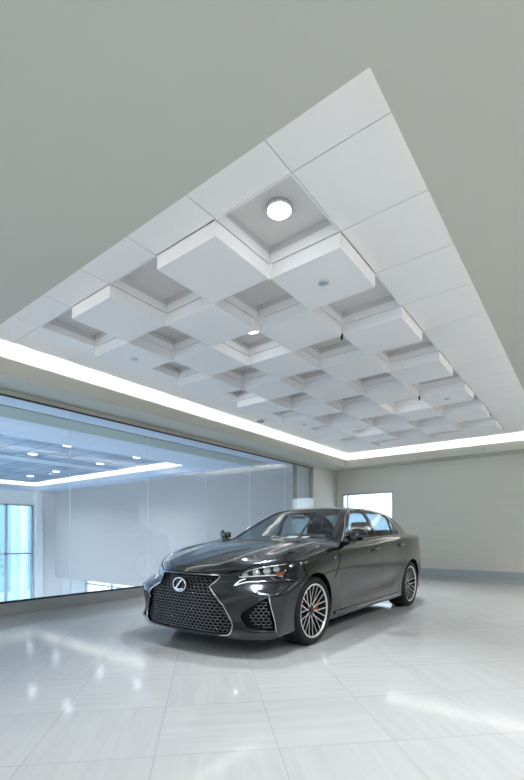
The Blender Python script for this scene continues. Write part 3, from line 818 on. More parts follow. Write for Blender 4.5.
GR = [(0, .713), (.30, .712), (.385, .693), (.335, .608), (.44, .53), (.50, .43), (.558, .32), (.565, .26), (.53, .212), (.30, .203), (0, .205)]
GRS = smooth_poly([(-.06, .713)] + GR[1:-1] + [(-.06, .205)], 5, True, (0, 2, 3, 10))
FOG = smooth_poly([(-.105, .39), (-.07, .30), (-.01, .262), (.10, .25), (.185, .245), (.178, .31), (.145, .44), (.122, .535), (.06, .505)], 5, True, (4, 7))
LAMP = smooth_poly([(-.150, .688), (-.08, .748), (.045, .787), (.205, .812), (.372, .836), (.345, .765), (.292, .662), (.24, .688), (.05, .694), (-.10, .688)], 5, True, (0, 4, 6, 7))
DLO_F = [(.85, 1.022), (1.05, 1.155), (1.27, 1.285), (1.46, 1.360), (1.62, 1.392), (1.745, 1.405), (1.765, 1.25), (1.775, 1.058), (1.3, 1.035)]
DLO_R = [(1.865, 1.062), (1.845, 1.25), (1.83, 1.408), (2.10, 1.402), (2.35, 1.375), (2.56, 1.325), (2.50, 1.2), (2.46, 1.078), (2.1, 1.068)]
DLO_Q = [(2.49, 1.080), (2.535, 1.2), (2.59, 1.315), (2.69, 1.25), (2.765, 1.165), (2.765, 1.105), (2.71, 1.082)]
DLO_ALL = [(.78, .992), (1.025, 1.165), (1.25, 1.302), (1.45, 1.380), (1.64, 1.413), (1.85, 1.425), (2.10, 1.42), (2.36, 1.393), (2.58, 1.338), (2.71, 1.258), (2.79, 1.165), (2.79, 1.09), (2.72, 1.066), (2.1, 1.052), (1.4, 1.022)]
def dlo(p, sharp): return smooth_poly(p, 5, True, sharp)

def make_car():
    car_materials()
    car = empty('sedan_car', (-3.05, 3.62, 0), math.radians(.5))
    tag(car, 'dark grey metallic four-door sedan with spindle grille parked on the tiled floor', 'car')
    V, Q = surface_nets(lambda s, y, z: car_F(s, y, z, False), (-1.06, -1.03, .09), (4.10, 1.03, 1.55), .0206)
    V = project(V, 4, False); Tn = tris(Q)
    st = {'V': V, 'T': Tn}
    def A(): V = st['V']; return V[:, 0], np.abs(V[:, 1]), V[:, 2], V[:, 1]
    def take(gf, gap=0.0):
        """cut region g<0 out of the remaining skin; gap = width of the shut line"""
        s, a, z, y = A(); g = gf(s, a, z)
        st['V'], tin, st['T'] = clip(st['V'], st['T'], g)
        if gap:
            s, a, z, y = A(); g = gf(s, a, z) + gap
            st['V'], tin, _ = clip(st['V'], tin, g)
        return tin
    def halves(t):
        yc = st['V'][t][:, :, 1].mean(1); return t[yc > 0], t[yc < 0]
    V0, T0 = V, Tn
    # ---- wheel openings
    arch = take(lambda s, a, z: np.minimum(np.hypot(s - SF, z - ZW) - ARC_R, np.hypot(s - SR, z - ZW) - ARC_RR))
    under = take(lambda s, a, z: z - (.183 + 0.05 * sstep(s, 2.6, 3.6) - 0.02 * (1 - sstep(s, -.7, -.5)) * sstep(a, .35, .7)))
    # ---- glass
    P2 = lambda p, q: np.stack([p, q], 1)
    wsp = smooth_poly([(-.1, .97), (.715, .99), (.690, 1.05), (.600, 1.23), (.515, 1.36), (.48, 1.388), (.28, 1.408), (-.1, 1.416)], 4, True, (0, 1, 5, 7))
    ws = take(lambda s, a, z: np.maximum(sdf_poly(P2(a, z), wsp), s - 1.55))
    bl = smooth_poly([(-.1, 2.74), (.45, 2.77), (.515, 2.84), (.585, 3.36), (.53, 3.43), (-.1, 3.46)], 4, True, (0, 5))
    back = take(lambda s, a, z: np.maximum(sdf_poly(P2(a, s), bl), 1.10 - z))
    f_ = dlo(DLO_F, (0, 5, 7)); r_ = dlo(DLO_R, (0, 2, 5, 7)); q_ = dlo(DLO_Q, (0, 2, 6)); all_ = dlo(DLO_ALL, (0,))
    side_only = lambda a, z: np.maximum(.45 - a, 0.9 - z)
    gF = take(lambda s, a, z: np.maximum(sdf_poly(P2(s, z), f_), side_only(a, z)))
    gR = take(lambda s, a, z: np.maximum(sdf_poly(P2(s, z), r_), side_only(a, z)))
    gQ = take(lambda s, a, z: np.maximum(sdf_poly(P2(s, z), q_), side_only(a, z)))
    pil = take(lambda s, a, z: np.maximum(sdf_poly(P2(s, z), all_), side_only(a, z)))
    # ---- front openings
    gr = take(lambda s, a, z: np.maximum(sdf_poly(P2(a, z), GRS), s + .5))
    fog = take(lambda s, a, z: np.maximum(np.maximum(sdf_poly(P2((s + a) * R2, z), FOG), s + .3), .3 - a))
    lamp = take(lambda s, a, z: np.maximum(np.maximum(sdf_poly(P2((s + a) * R2, z), LAMP), s + .1), .3 - a))
    # ---- tail lamps
    tl = smooth_poly([(3.33, .945), (3.50, .985), (3.8, .985), (4.1, .96), (4.1, .83), (3.86, .84), (3.55, .895)], 4, True, (0, 3, 4))
    tail = take(lambda s, a, z: np.maximum(np.maximum(sdf_poly(P2(s, z), tl), .40 - a), 3.3 - s))
    # ---- hood
    hp = smooth_poly([(-.1, -1.1), (.30, -1.1), (.405, -.80), (.45, -.73), (.55, -.655), (.66, -.53), (.745, -.37), (.775, -.20), (.765, .1), (.75, .35), (.725, .60), (.60, .60), (-.1, .50)], 4, True, (0, 1, 10, 12))
    hood = take(lambda s, a, z: np.maximum(np.maximum(sdf_poly(P2(a, s), hp), .719 - z), s - .75), .006)
    cowl = take(lambda s, a, z: np.maximum(np.maximum(a - .70, s - .80), np.maximum(.40 - s, .96 - z)))
    # ---- roof
    roof = take(lambda s, a, z: np.maximum(np.maximum(a - (.545 - .0 * s), 1.385 - z + .0 * s), np.maximum(s - 2.72, 1.1 - s)), .0)
    # ---- front bumper, fenders
    bump = take(lambda s, a, z: np.minimum(np.maximum(s + .28, z - .652), np.maximum(np.maximum(a - .56, s + .5), z - .80)), .005)
    fend = take(lambda s, a, z: np.maximum(s - (.605 + .35 * np.maximum(z - .93, 0)), z - 1.02), .005)
    # ---- doors
    sill = take(lambda s, a, z: np.maximum(np.maximum(z - .262, s - 2.7), .2 - s), .004)
    fd = smooth_poly([(.55, .2), (.55, 1.2), (1.79, 1.2), (1.785, .95), (1.80, .62), (1.812, .40), (1.812, .2)], 3, True, (0, 1, 2, 6))
    fdoor = take(lambda s, a, z: np.maximum(sdf_poly(P2(s, z), fd), np.maximum(z - (1.012 + .022 * s), a * 0 + .70 - a)), .005)
    rd = smooth_poly([(1.7, .2), (1.7, 1.2), (2.60, 1.2), (2.67, 1.0), (2.675, .88), (2.62, .76), (2.52, .66), (2.44, .5), (2.40, .2)], 3, True, (0, 1, 2, 8))
    rdoor = take(lambda s, a, z: np.maximum(sdf_poly(P2(s, z), rd), np.maximum(z - (1.012 + .022 * s), .70 - a)), .005)
    # ---- rear
    boot = take(lambda s, a, z: np.maximum(np.maximum(a - (.70 - .08 * sstep(s, 3.4, 3.9)), 3.50 - s), .66 - z), .005)
    rbump = take(lambda s, a, z: np.maximum(3.28 - s, z - .66 - .15 * sstep(s, 3.3, 3.8) * 0), .005)
    rest = st['T']; V = st['V']
    pa = M['paint']
    panel('hood', V, hood, pa, car); panel('front_bumper', V, bump, pa, car, .03)
    for nm, t, fl in (('front_fender', fend, .02), ('front_door', fdoor, .02), ('rear_door', rdoor, .02), ('side_sill', sill, .02)):
        for h in halves(t): panel(nm, V, h, pa, car, fl)
    panel('roof_panel', V, roof, pa, car, 0); panel('body_shell', V, rest, pa, car, .02)
    panel('boot_lid', V, boot, pa, car); panel('rear_bumper', V, rbump, pa, car, .02)
    panel('windscreen', V, ws, M['cglass_ws'], car, 0, off=-.003); panel('rear_window', V, back, M['cglass'], car, 0, off=-.003)
    for nm, t in (('front_side_window', gF), ('rear_side_window', gR), ('quarter_window', gQ)):
        for h in halves(t): panel(nm, V, h, M['cglass'], car, 0, off=-.004)
    for h in halves(pil): panel('window_pillar_trim', V, h, M['trim_black'], car, .02)
    panel('cowl', V, cowl, M['matt_black'], car, .01)
    for h in halves(tail):
        o = panel('tail_lamp', V, h, M['red'], car, .02)
    panel('undertray', V, under, M['matt_black'], car, 0)
    # ---- added black shell: gives the shut lines their dark, keeps light from leaking
    s, a, z = V0[:, 0], np.abs(V0[:, 1]), V0[:, 2]
    gi = np.minimum.reduce([np.hypot(s - SF, z - ZW) - ARC_R - .03, np.hypot(s - SR, z - ZW) - ARC_RR - .03, 1.00 + .02 * s - z - .0,
                            np.maximum(sdf_poly(P2(a, z), GRS), s + .5) - .03, np.maximum(sdf_poly(P2((s + a) * R2, z), FOG), s + .3) - .03, np.maximum(sdf_poly(P2((s + a) * R2, z), LAMP), s + .1) - .02])
    hoodz = np.maximum(s - .45, .6 - z); deck = np.maximum(3.5 - s, .6 - z)
    gi2 = np.minimum(np.minimum(gi, 1e9), 1e9)
    keep = -np.minimum.reduce([np.hypot(s - SF, z - ZW) - ARC_R - .02, np.hypot(s - SR, z - ZW) - ARC_RR - .02,
                               np.maximum(sdf_poly(P2(a, z), GRS), s + .5) - .025, np.maximum(sdf_poly(P2((s + a) * R2, z), FOG), s + .3) - .025,
                               np.maximum(sdf_poly(P2((s + a) * R2, z), LAMP), s + .1) - .015])
    top = np.minimum(np.maximum(z - (.985 + .022 * s), 0), 1); notcab = np.where((s > .48) & (s < 3.48), z - (.985 + .022 * s), -1.0)
    Vi, ti, _ = clip(V0, T0, np.maximum(keep, notcab))
    panel('gap_shade_shell', Vi, ti, M['matt_black'], car, 0, off=-.024)
    # ---- wheel housings: from the opening edge inward
    for sc, R in ((SF, ARC_R), (SR, ARC_RR)):
        for sgn in (1, -1):
            a0 = math.asin(max(-1, (.17 - ZW) / R)); th = np.linspace(a0, PI - a0, 49)
            sz = np.stack([sc + (R - .0) * np.cos(th), ZW + (R - .0) * np.sin(th)], 1)
            H = on_side(sz, sgn, -.001)
            bm = BM(); rows = []
            for (dy, dr) in ((0, 0), (.02, 0.0), (.022, .03), (.30, .03)):
                row = []
                for h, t_ in zip(H, th):
                    yy = abs(h[1]) - dy if dy < .3 else .58
                    row.append(bm.verts.new((sgn * yy, sc + (R + dr) * math.cos(t_), ZW + (R + dr) * math.sin(t_))))
                rows.append(row)
            for r0, r1 in zip(rows[:-1], rows[1:]):
                for k in range(len(r0) - 1): bm.faces.new([r0[k], r0[k + 1], r1[k + 1], r1[k]])
            c = bm.verts.new((sgn * .58, sc, ZW))
            for k in range(len(th) - 1): bm.faces.new([rows[-1][k], rows[-1][k + 1], c])
            bmesh.ops.recalc_face_normals(bm, faces=bm.faces)
            obj('wheel_housing', bm, M['matt_black'], car, True)
    front_details(car)
    side_details(car)
    for sgn in (1, -1):
        make_wheel(car, SF, sgn, True); make_wheel(car, SR, sgn, False)
    interior(car)
    return car

def mesh_lattice(bm, poly, cw, ch, mapf, r, stagger=True, inset=.004, depth=0.006):
    """wire honeycomb inside poly (2D), mapped to 3D by mapf"""
    poly = np.asarray(poly); x0, y0 = poly.min(0); x1, y1 = poly.max(0)
    segs = []
    ny = int((y1 - y0) / ch) + 2; nx = int((x1 - x0) / cw) + 2
    for j in range(-1, ny):
        for i in range(-1, nx):
            cx = (i + (.5 if j % 2 else 0)) * cw + math.floor(x0 / cw) * cw; cy = y0 + j * ch
            # upper half of an elongated hexagon: left-top, flat top, right-top, plus vertical-ish side
            p = [(cx - cw * .5, cy), (cx - cw * .5, cy + ch * .28), (cx - cw * .0, cy + ch * .78), (cx + cw * .5, cy + ch * .28)]
            p = [(cx - cw * .5, cy - ch * .22), (cx - cw * .5, cy + ch * .22), (cx - cw * .22, cy + ch * .5), (cx + cw * .22, cy + ch * .5), (cx + cw * .5, cy + ch * .22)]
            for a_, b_ in zip(p[:-1], p[1:]): segs.append((a_, b_))
    S = np.array(segs); mid = S.mean(1); ok = (sdf_poly(mid, poly) < -inset)
    S = S[ok]
    P = mapf(S.reshape(-1, 2)).reshape(-1, 2, 3)
    for a_, b_ in P:
        A_, B_ = Vector((a_[1], a_[0], a_[2])), Vector((b_[1], b_[0], b_[2]))
        d = (B_ - A_)
        if d.length < 1e-5 or d.length > .12: continue
        tube(bm, [A_, B_], r, 4, cap=False)

def front_details(car):
    # grille: full outline both sides
    half = smooth_poly([(0, .713)] + GR[1:-1] + [(0, .205)], 5, False, (2, 3))
    full = np.concatenate([half, half[::-1] * [-1, 1]])
    bm = BM()
    mp = lambda yz: on_front(yz, 0) + np.array([.030, 0, 0])
    mesh_lattice(bm, full, .047, .0275, mp, .0028)
    g = obj('grille_mesh', bm, M['dark_chrome'], car, True)
    # backing and rim of the opening
    H = on_front(full, 0.0); bm = BM()
    n = len(H); r0 = [bm.verts.new(p) for p in loc(H + [-.0, 0, 0])]; r1 = [bm.verts.new(p) for p in loc(H + [.075, 0, 0])]
    for k in range(n):
        if (r0[k].co - r0[(k + 1) % n].co).length > 1e-6:
            bm.faces.new([r0[k], r0[(k + 1) % n], r1[(k + 1) % n], r1[k]])
    bm.faces.new(r1)
    bmesh.ops.triangulate(bm, faces=[f for f in bm.faces if len(f.verts) > 4])
    obj('grille_surround', bm, M['matt_black'], car)
    # bright outline: lower spindle arms with the bottom, top bar
    for sgn in (1, -1):
        arm = smooth_poly([(.385, .697), (.333, .608), (.445, .53), (.508, .43), (.565, .32), (.573, .26), (.54, .207), (.46, .196)], 6, False, (1,))
        arm = arm * [sgn, 1]
        moulding('grille_chrome_edge', on_front(arm), .011, .005, M['bright'], car)
    topb = np.stack([np.linspace(-.37, .37, 31), np.full(31, .712)], 1); topb[:, 1] -= .004 * (topb[:, 0] / .37) ** 2
    moulding('grille_top_bar', on_front(topb, .002), .016, .006, M['dark_chrome'], car)
    # emblem: oval ring with slanted letter
    cz = .612; c = on_front([(0, cz)])[0]; s0 = c[0] - .012
    e = empty('emblem', (0, s0, cz)); e.parent = car
    bm = BM(); pts = [(.083 * math.cos(t), 0, .062 * math.sin(t)) for t in np.linspace(0, 2 * PI, 49)[:-1]]
    tube(bm, pts, .0065, 8, closed=True); obj('emblem_ring', bm, M['bright'], e, True)
    bm = BM()
    # in the picture the letter leans right; x here is to the viewer's right
    lp = smooth_poly([(.040, .046), (.012, .022), (-.020, -.012), (-.040, -.034), (-.030, -.044), (.0, -.044), (.052, -.036)], 5, False)
    rr = list(np.interp(np.linspace(0, 1, len(lp)), [0, .1, .5, .6, 1], [.004, .009, .0105, .011, .008]))
    tube(bm, [(x, -.002, z) for x, z in lp], rr, 8); obj('emblem_letter', bm, M['bright'], e, True)
    bm = BM(); vs = [bm.verts.new((.078 * math.cos(t), .012, .057 * math.sin(t))) for t in np.linspace(0, 2 * PI, 41)[:-1]]; bm.faces.new(vs); obj('emblem_back', bm, M['trim_black'], e)
    for sgn in (1, -1):
        # fog intake
        H = on_diag(FOG, sgn, 0); cen = H.mean(0); d = np.array([R2, -sgn * R2, 0]) * .06
        bm = BM(); n = len(H); r0 = [bm.verts.new(p) for p in loc(H)]; r1 = [bm.verts.new(p) for p in loc(H + d)]
        for k in range(n): bm.faces.new([r0[k], r0[(k + 1) % n], r1[(k + 1) % n], r1[k]])
        f = bm.faces.new(r1); bmesh.ops.triangulate(bm, faces=[f]); bmesh.ops.recalc_face_normals(bm, faces=bm.faces)
        o = obj('bumper_intake', bm, M['matt_black'], car)
        FM = smooth_poly([(-.03, .40), (-.005, .30), (.10, .265), (.17, .262), (.16, .33), (.135, .44), (.112, .52), (.05, .485)], 4, True, (3, 6))
        bm = BM(); mesh_lattice(bm, FM, .044, .027, lambda p: on_diag(p, sgn, 0) + np.array([R2, -sgn * R2, 0]) * .022, .0028)
        obj('intake_mesh', bm, M['dark_chrome'], o, True)
        moulding('intake_edge_trim', on_diag(smooth_poly([(.128, .552), (.150, .44), (.185, .31), (.196, .225)], 6, False), sgn, .001), .008, .004, M['bright'], car)
        moulding('intake_lower_blade', on_diag(smooth_poly([(-.115, .262), (-.07, .235), (.02, .228), (.185, .222)], 6, False), sgn, .002), .022, .008, M['paint'], car)
        # headlamp bowl
        H = on_diag(LAMP, sgn, -.001); d = np.array([R2 * .8, -sgn * R2 * .8, 0]) * .07
        bm = BM(); n = len(H); r0 = [bm.verts.new(p) for p in loc(H)]; r1 = [bm.verts.new(p) for p in loc(H + d)]
        for k in range(n): bm.faces.new([r0[k], r0[(k + 1) % n], r1[(k + 1) % n], r1[k]])
        f = bm.faces.new(r1); bmesh.ops.triangulate(bm, faces=[f]); bmesh.ops.recalc_face_normals(bm, faces=bm.faces)
        hl = obj('headlamp', bm, M['trim_black'], car)
        # projectors: three faceted reflectors with clear lens balls
        dv = Vector((-sgn * R2, R2, 0))
        for q, z_, r in ((-.055, .722, .024), (.045, .742, .030), (.145, .757, .030), (.235, .772, .026)):
            p = on_diag([(q, z_)], sgn, -.03)[0]; P = Vector((p[1], p[0], p[2]))
            rot = Matrix.Translation(P) @ Vector((0, 0, 1)).rotation_difference(Vector((sgn * .45, -.85, .05)).normalized()).to_matrix().to_4x4()
            bm = BM(); lathe(bm, [(r * 1.15, .012), (r * 1.1, .008), (r * .9, -.01), (r * .75, -.016)], 20, mat=rot)
            lathe(bm, [(0, .010), (r * .35, .008), (r * .6, .0), (r * .75, -.016)], 20, mat=rot)
            obj('projector', bm, M['reflector'], hl, True)
        bm = BM(); H = on_diag(smooth_poly([(-.11, .695), (.04, .705), (.20, .712), (.285, .70)], 6, False), sgn, -.018); tube(bm, loc(H), .006, 6); obj('light_guide', bm, M['lampwhite'], hl, True)
        bm = BM(); H = on_diag(smooth_poly([(-.06, .748), (.06, .782), (.20, .802), (.34, .818)], 6, False), sgn, -.022); tube(bm, loc(H), .005, 6); obj('upper_bezel', bm, M['reflector'], hl, True)
        am = smooth_poly([(.225, .703), (.285, .706), (.310, .738), (.235, .730)], 2, True, (0, 1, 2, 3)); H = on_diag(am, sgn, -.012); bm = BM(); f = bm.faces.new([bm.verts.new(p) for p in loc(H)])
        r_ = bmesh.ops.extrude_face_region(bm, geom=[f]); bmesh.ops.translate(bm, verts=[v for v in r_['geom'] if isinstance(v, bmesh.types.BMVert)], vec=dv * .02); obj('side_reflector', bm, M['amber'], hl)
        # clear lens over the bowl: grid on the skin
        lens_patch(car, LAMP, sgn, hl)
        # daytime running light below the lamp: an arrow-shaped line
        H = on_diag(smooth_poly([(.075, .655), (-.05, .648), (-.155, .622), (-.10, .662), (-.05, .678)], 6, False, (2,)), sgn, .001)
        moulding('daytime_running_light', H, .013, .005, M['lampwhite'], car)
        moulding('intake_upper_blade', on_diag(smooth_poly([(-.115, .40), (-.03, .472), (.06, .522), (.118, .548)], 6, False), sgn, .001), .022, .004, M['trim_black'], car)

def lens_patch(car, poly, sgn, parent):
    poly = np.asarray(poly); x0, y0 = poly.min(0); x1, y1 = poly.max(0)
    n, m = 34, 12; X, Z = np.meshgrid(np.linspace(x0 - .01, x1 + .01, n), np.linspace(y0 - .01, y1 + .01, m), indexing='ij')
    G2 = np.stack([X.ravel(), Z.ravel()], 1); H = on_diag(G2, sgn, -.002)
    g = sdf_poly(G2, poly); idx = np.arange(n * m).reshape(n, m)
    T_ = np.concatenate([np.stack([idx[:-1, :-1], idx[1:, :-1], idx[1:, 1:]], -1).reshape(-1, 3), np.stack([idx[:-1, :-1], idx[1:, 1:], idx[:-1, 1:]], -1).reshape(-1, 3)])
    V2, tin, _ = clip(H, T_, g)
    if sgn > 0: tin = tin[:, ::-1]
    panel('lamp_lens', V2, tin, M['lensglass'], parent, 0)

def side_details(car):
    allp = dlo(DLO_ALL, (0,))
    for sgn in (1, -1):
        # bright window surround
        H = on_side(np.concatenate([allp, allp[:1]]), sgn, .001)
        moulding('window_chrome_surround', H, .016, .005, M['bright'], car)
        # door handles
        for s_, z_ in ((1.60, .895), (2.50, .935)):
            c = on_side([(s_, z_)], sgn)[0]
            bm = BM(); pts = []
            for k, t in enumerate(np.linspace(-1, 1, 13)):
                h = on_side([(s_ + .105 * t, z_ + .006 * t)], sgn)[0]; out = .030 * (1 - abs(t) ** 4) + .004
                pts.append((h[1] + sgn * out, h[0], h[2]))
            tube(bm, pts, [.010 + .004 * (1 - abs(t)) for t in np.linspace(-1, 1, 13)], 10)
            hd = obj('door_handle', bm, M['paint'], car, True)
            bm = BM(); vs = []
            for t in np.linspace(0, 2 * PI, 25)[:-1]:
                h = on_side([(s_ + .055 * math.cos(t), z_ + .032 * math.sin(t))], sgn, .0015)[0]; vs.append(bm.verts.new((h[1], h[0], h[2])))
            bm.faces.new(vs); obj('handle_recess', bm, M['trim_black'], hd)
            bm = BM(); tube(bm, [(p[0] + sgn * .010, p[1], p[2] + .003) for p in pts[2:-2]], .0035, 6); obj('handle_chrome', bm, M['bright'], hd, True)
        # mirror
        bm = BM(); bmesh.ops.create_uvsphere(bm, u_segments=32, v_segments=20, radius=1)
        for v in bm.verts:
            x, y, z = v.co
            w = 1 - .25 * max(0, -x)        # outer end fuller
            yy = y * .070; 
            if y > 0: yy = y * .045
            v.co = Vector((sgn * (.98 + x * .108), .80 + yy + .05 * (x), 1.073 + z * .075 * (1 - .18 * (x < 0) * abs(x)) + .010 * x))
        mi = obj('door_mirror', bm, M['paint'], car, True)
        bm = BM(); box(bm, *sorted((sgn * .90, sgn * 1.045)), .842, .852, 1.03, 1.115, .006); obj('mirror_glass', bm, M['chrome'], mi)
        bm = BM(); tube(bm, [(sgn * .82, .79, .975), (sgn * .90, .79, .995), (sgn * .98, .79, 1.015)], [.035, .028, .03], 12); obj('mirror_arm', bm, M['trim_black'], mi, True)
        bm = BM(); box(bm, *sorted((sgn * .89, sgn * 1.06)), .755, .832, 1.004, 1.018, .005); obj('mirror_base', bm, M['trim_black'], mi)
        # fender badge
        p = on_side(smooth_poly([(.455, .835), (.50, .842), (.50, .82), (.455, .812)], 1, True, (0, 1, 2, 3)), sgn, .003); bm = BM(); bm.faces.new([bm.verts.new(q) for q in loc(p)]); f_ = obj('fender_badge', bm, M['blue'], car)
        p = on_side(np.array([(.458, .818), (.463, .838), (.490, .840)]), sgn, .005); bm = BM(); tube(bm, loc(p), .004, 6); p = on_side(np.array([(.461, .829), (.483, .831)]), sgn, .005); tube(bm, loc(p), .0035, 6); obj('badge_letter', bm, M['bright'], f_)
        # fender vent blade behind the wheel
        H = on_side(smooth_poly([(.44, .62), (.50, .70), (.56, .79), (.59, .86)], 6, False), sgn, .001); moulding('fender_vent', H, .012, .002, M['matt_black'], car)
        # sill blade, with an added bright strip for the highlight along it
        H = on_side(np.stack([np.linspace(.48, 2.36, 40), .243 + .006 * np.linspace(0, 1, 40)], 1), sgn, .004); moulding('sill_blade', H, .030, .012, M['paint'], car)
        H = on_side(np.stack([np.linspace(1.05, 2.36, 30), .232 + .006 * np.linspace(0, 1, 30)], 1), sgn, .016); moulding('sill_highlight_strip', H, .010, .003, M['bright'], car)
    # antenna fin
    bm = BM(); c = on_top([(2.62, 0)])[0]
    A_ = [bm.verts.new((0, 2.50, c[2] + .0)), bm.verts.new((0, 2.66, c[2] + .055)), bm.verts.new((0, 2.69, c[2] - .01))]; l = [bm.verts.new((-.022, 2.68, c[2] - .012)), bm.verts.new((.022, 2.68, c[2] - .012))]
    bm.faces.new([A_[0], A_[1], l[0]]); bm.faces.new([A_[0], l[1], A_[1]]); bm.faces.new([A_[1], l[1], l[0]]); obj('antenna_fin', bm, M['paint'], car)

def make_wheel(car, sc, sgn, front):
    R = .3305 if front else .3375; w = .1275 if front else .1375
    yc = (.915 if front else .925) - w - .012
    def X(bm):      # lathe built about z, turned so that +z (outboard) -> sgn*x
        return Matrix.Translation((sgn * yc, sc, R)) @ (Matrix.Rotation(PI / 2 * sgn, 4, 'Y'))
    MX = X(None); rr = .262
    bm = BM()
    # barrel, lip (bright = 1)
    fs = lathe(bm, [(rr - .002, -w + .01), (rr - .012, -w * .6), (rr - .030, -w * .2), (rr - .026, w * .45), (rr - .014, w * .86)], 64, mat=MX)
    lip = lathe(bm, [(rr - .014, w * .86), (rr - .012, w * .93), (rr - .002, w * .96), (rr + .004, w * .93)], 64, mat=MX)
    for f in lip: f.material_index = 1
    lathe(bm, [(0, .080), (.045, .080), (.064, .072), (.070, -.03)], 32, mat=MX)
    # ten Y spokes
    def bar(a0, r0, a1, r1, w0, w1, z0, z1, dep):
        p0 = Vector((r0 * math.cos(a0), r0 * math.sin(a0), z0)); p1 = Vector((r1 * math.cos(a1), r1 * math.sin(a1), z1))
        t = (p1 - p0).normalized(); b = Vector((0, 0, 1)).cross(t).normalized(); v = []
        for p, ww in ((p0, w0), (p1, w1)):
            for sx, dz, k in ((-1, 0, .5), (1, 0, .5), (1, -dep, .62), (-1, -dep, .62)):
                v.append(bm.verts.new(MX @ (p + b * sx * ww * k + Vector((0, 0, dz)))))
        fa = bm.faces.new([v[0], v[1], v[5], v[4]]); fa.material_index = 1
        bm.faces.new([v[1], v[2], v[6], v[5]]); bm.faces.new([v[2], v[3], v[7], v[6]]); bm.faces.new([v[3], v[0], v[4], v[7]])
    for k in range(10):
        a = 2 * PI * k / 10 + .12
        bar(a, .050, a, .105, .015, .013, .080, .086, .03)
        for d in (-1, 1):
            bar(a + d * .03, .098, a + d * .175, rr - .010, .0085, .009, .0865, w * .84, .028)
    bmesh.ops.recalc_face_normals(bm, faces=bm.faces)
    wh = obj('wheel', bm, [M['rim_dark'], M['machined']], car)
    for p in wh.data.polygons: p.use_smooth = False
    bm = BM()
    lathe(bm, [(rr + .001, -w * .90), (rr + .012, -w), (.298, -w * 1.03), (R - .012, -w * .93), (R - .001, -w * .80), (R, 0), (R - .001, w * .80), (R - .012, w * .93), (.306, w * 1.01), (.294, w * 1.03), (.280, w * 1.02), (rr + .008, w * .99), (rr + .002, w * .93)], 72, mat=MX)
    # tread grooves as raised blocks is too fine: three circumferential grooves
    obj('tyre', bm, M['rubber'], wh, True)
    bm = BM(); lathe(bm, [(.075, -.028), (.205, -.028), (.205, -.055), (.075, -.055)], 56, mat=MX); lathe(bm, [(.0, -.01), (.078, -.01), (.080, -.03)], 32, mat=MX)
    obj('brake_disc', bm, M['disc_metal'], wh)
    # caliper: arc block on the rearward side at the front axle, forward side at the rear
    bm = BM(); ca = (.35 if front else PI - .35); n = 12; rows = []
    for k in range(n + 1):
        t = ca + (-.52 + 1.04 * k / n)
        taper = 1 - .25 * abs(2 * k / n - 1) ** 3
        row = []
        for r_, zz in ((.135, -.020), (.145 + .085 * taper, -.018), (.145 + .085 * taper, .025), (.165 + .04 * taper, .042), (.150, .042), (.132, .025)):
            # angle in the car: s = r cos, z = r sin
            q = Vector((sgn * (yc + zz), sc + r_ * math.cos(t), R + r_ * math.sin(t))); row.append(bm.verts.new(q))
        rows.append(row)
    for a_, b_ in zip(rows[:-1], rows[1:]):
        m_ = len(a_)
        for k in range(m_): bm.faces.new([a_[k], a_[(k + 1) % m_], b_[(k + 1) % m_], b_[k]])
    bm.faces.new(rows[0]); bm.faces.new(rows[-1]); bmesh.ops.recalc_face_normals(bm, faces=bm.faces)
    obj('brake_caliper', bm, M['orange'], wh)
    bm = BM(); lathe(bm, [(0, .088), (.020, .087), (.028, .082), (.029, .07)], 24, mat=MX); obj('centre_cap', bm, M['rim_dark'], wh, True)
    for k in range(5):
        a = 2 * PI * k / 5; bm = BM(); cyl(bm, (.050 * math.cos(a), .050 * math.sin(a), .082), .009, .016, seg=6)
        for v in bm.verts: v.co = MX @ v.co
        obj('lug_nut', bm, M['bright'], wh)

def rbox(name, x0, x1, y0, y1, z0, z1, bev, m, parent, rx=0, piv=None, smooth=True):
    bm = BM(); box(bm, x0, x1, y0, y1, z0, z1)
    bmesh.ops.bevel(bm, geom=list(bm.edges), offset=bev, segments=4, affect='EDGES', profile=.5)
    if rx:
        p = Vector(piv); mt = Matrix.Translation(p) @ Matrix.Rotation(rx, 4, 'X') @ Matrix.Translation(-p)
        for v in bm.verts: v.co = mt @ v.co
    return obj(name, bm, m, parent, smooth)

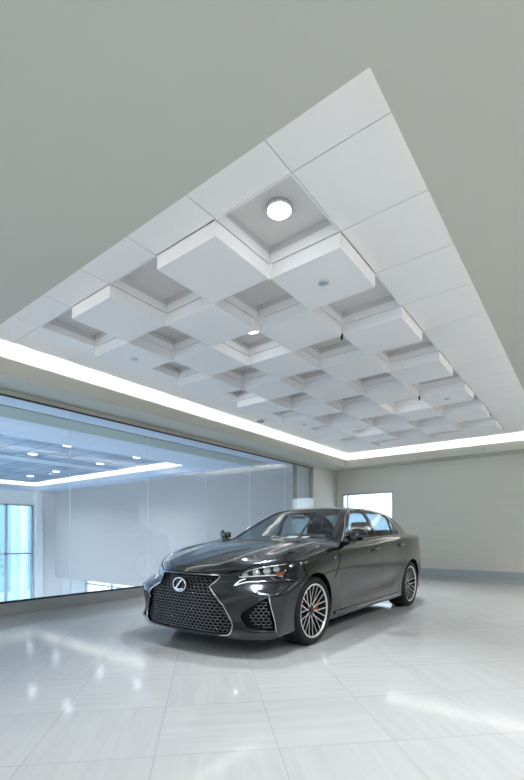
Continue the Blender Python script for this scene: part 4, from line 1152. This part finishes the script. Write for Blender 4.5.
def interior(car):
    # object axes: x lateral (+ = driver side, nearer the camera's right), y rearward
    dash = rbox('dashboard', -.64, .64, .76, 1.10, .72, 1.03, .05, M['dash'], car)
    rbox('instrument_hood', .20, .54, .92, 1.08, .98, 1.075, .035, M['dash'], dash)
    rbox('display_screen', -.15, .15, 1.02, 1.04, 1.02, 1.09, .008, M['trim_black'], dash)
    rbox('centre_console', -.13, .13, 1.0, 1.9, .40, .66, .04, M['dash'], car)
    rbox('cabin_floor', -.70, .70, .7, 3.4, .22, .30, .02, M['matt_black'], car, smooth=False)
    sw = empty('steering_wheel', (.37, 1.13, .97)); sw.parent = car; sw.rotation_euler = (math.radians(-24), 0, 0)
    bm = BM(); tube(bm, [(.185 * math.cos(t), 0, .185 * math.sin(t)) for t in np.linspace(0, 2 * PI, 41)[:-1]], .015, 10, closed=True); obj('wheel_rim', bm, M['leather'], sw, True)
    bm = BM(); box(bm, -.06, .06, -.03, .01, -.05, .04, .01)
    for a in (0, PI, -PI / 2): tube(bm, [(.04 * math.cos(a), 0, .04 * math.sin(a)), (.18 * math.cos(a), 0, .18 * math.sin(a))], .013, 8)
    obj('wheel_spokes', bm, M['dash'], sw, True)
    for x in (-.37, .37):
        se = empty('front_seat', (x, 1.55, .3)); se.parent = car
        rbox('seat_cushion', -.26, .26, -.05, .50, .10, .30, .06, M['leather'], se)
        rbox('seat_back', -.25, .25, .42, .56, .18, .80, .06, M['leather'], se, math.radians(-18), (0, .5, .2))
        for s in (-1, 1): rbox('seat_bolster', min(s * .20, s * .27), max(s * .20, s * .27), .36, .50, .24, .66, .03, M['stitch'], se, math.radians(-18), (0, .5, .2))
        rbox('headrest', -.13, .13, .44, .54, .80, .98, .04, M['leather'], se, math.radians(-16), (0, .5, .2))
    rs = empty('rear_seat', (0, 2.55, .3)); rs.parent = car
    rbox('seat_cushion', -.66, .66, -.15, .40, .12, .30, .06, M['leather'], rs)
    rbox('seat_back', -.62, .62, .32, .46, .2, .74, .06, M['leather'], rs, math.radians(-20), (0, .4, .2))
    for x in (-.38, .38): rbox('headrest', x - .12, x + .12, .36, .44, .74, .88, .035, M['leather'], rs, math.radians(-18), (0, .4, .2))
    rbox('parcel_shelf', -.60, .60, 3.02, 3.48, 1.03, 1.06, .01, M['dash'], car)
    rm = rbox('rear_view_mirror', -.11, .11, 1.14, 1.165, 1.29, 1.35, .012, M['trim_black'], car)
    # headliner: a dark lining just beneath the roof skin
    n, m = 24, 16; S, Y = np.meshgrid(np.linspace(1.32, 2.72, n), np.linspace(-.5, .5, m), indexing='ij')
    H = on_top(np.stack([S.ravel(), Y.ravel()], 1), -.02); bm = BM(); vs = [bm.verts.new(p) for p in loc(H)]
    for i in range(n - 1):
        for j in range(m - 1): bm.faces.new([vs[i * m + j], vs[i * m + j + 1], vs[(i + 1) * m + j + 1], vs[(i + 1) * m + j]])
    obj('headliner', bm, M['stitch'], car, True)

def dash_papers():
    a = math.radians(.5)
    for x, y, rz, w, h, lab in ((.10, .86, .3, .13, .08, 'small white card lying on the dashboard, the larger one'), (.30, .84, -.5, .09, .06, 'small white tag on the dashboard, nearer the door')):
        bm = BM(); box(bm, -w / 2, w / 2, -h / 2, h / 2, 0, .004)
        o = obj('paper_card', bm, M['white']); X = -3.05 + x * math.cos(a) - y * math.sin(a); Y = 3.62 + y * math.cos(a) + x * math.sin(a)
        o.location = (X, Y, 1.0425); o.rotation_euler = (math.radians(12), 0, rz * .3); tag(o, lab, 'card', 'cards on the dashboard')

build_room()
build_light_cam()
scene.view_settings.exposure = 1.2
make_car()
dash_papers()
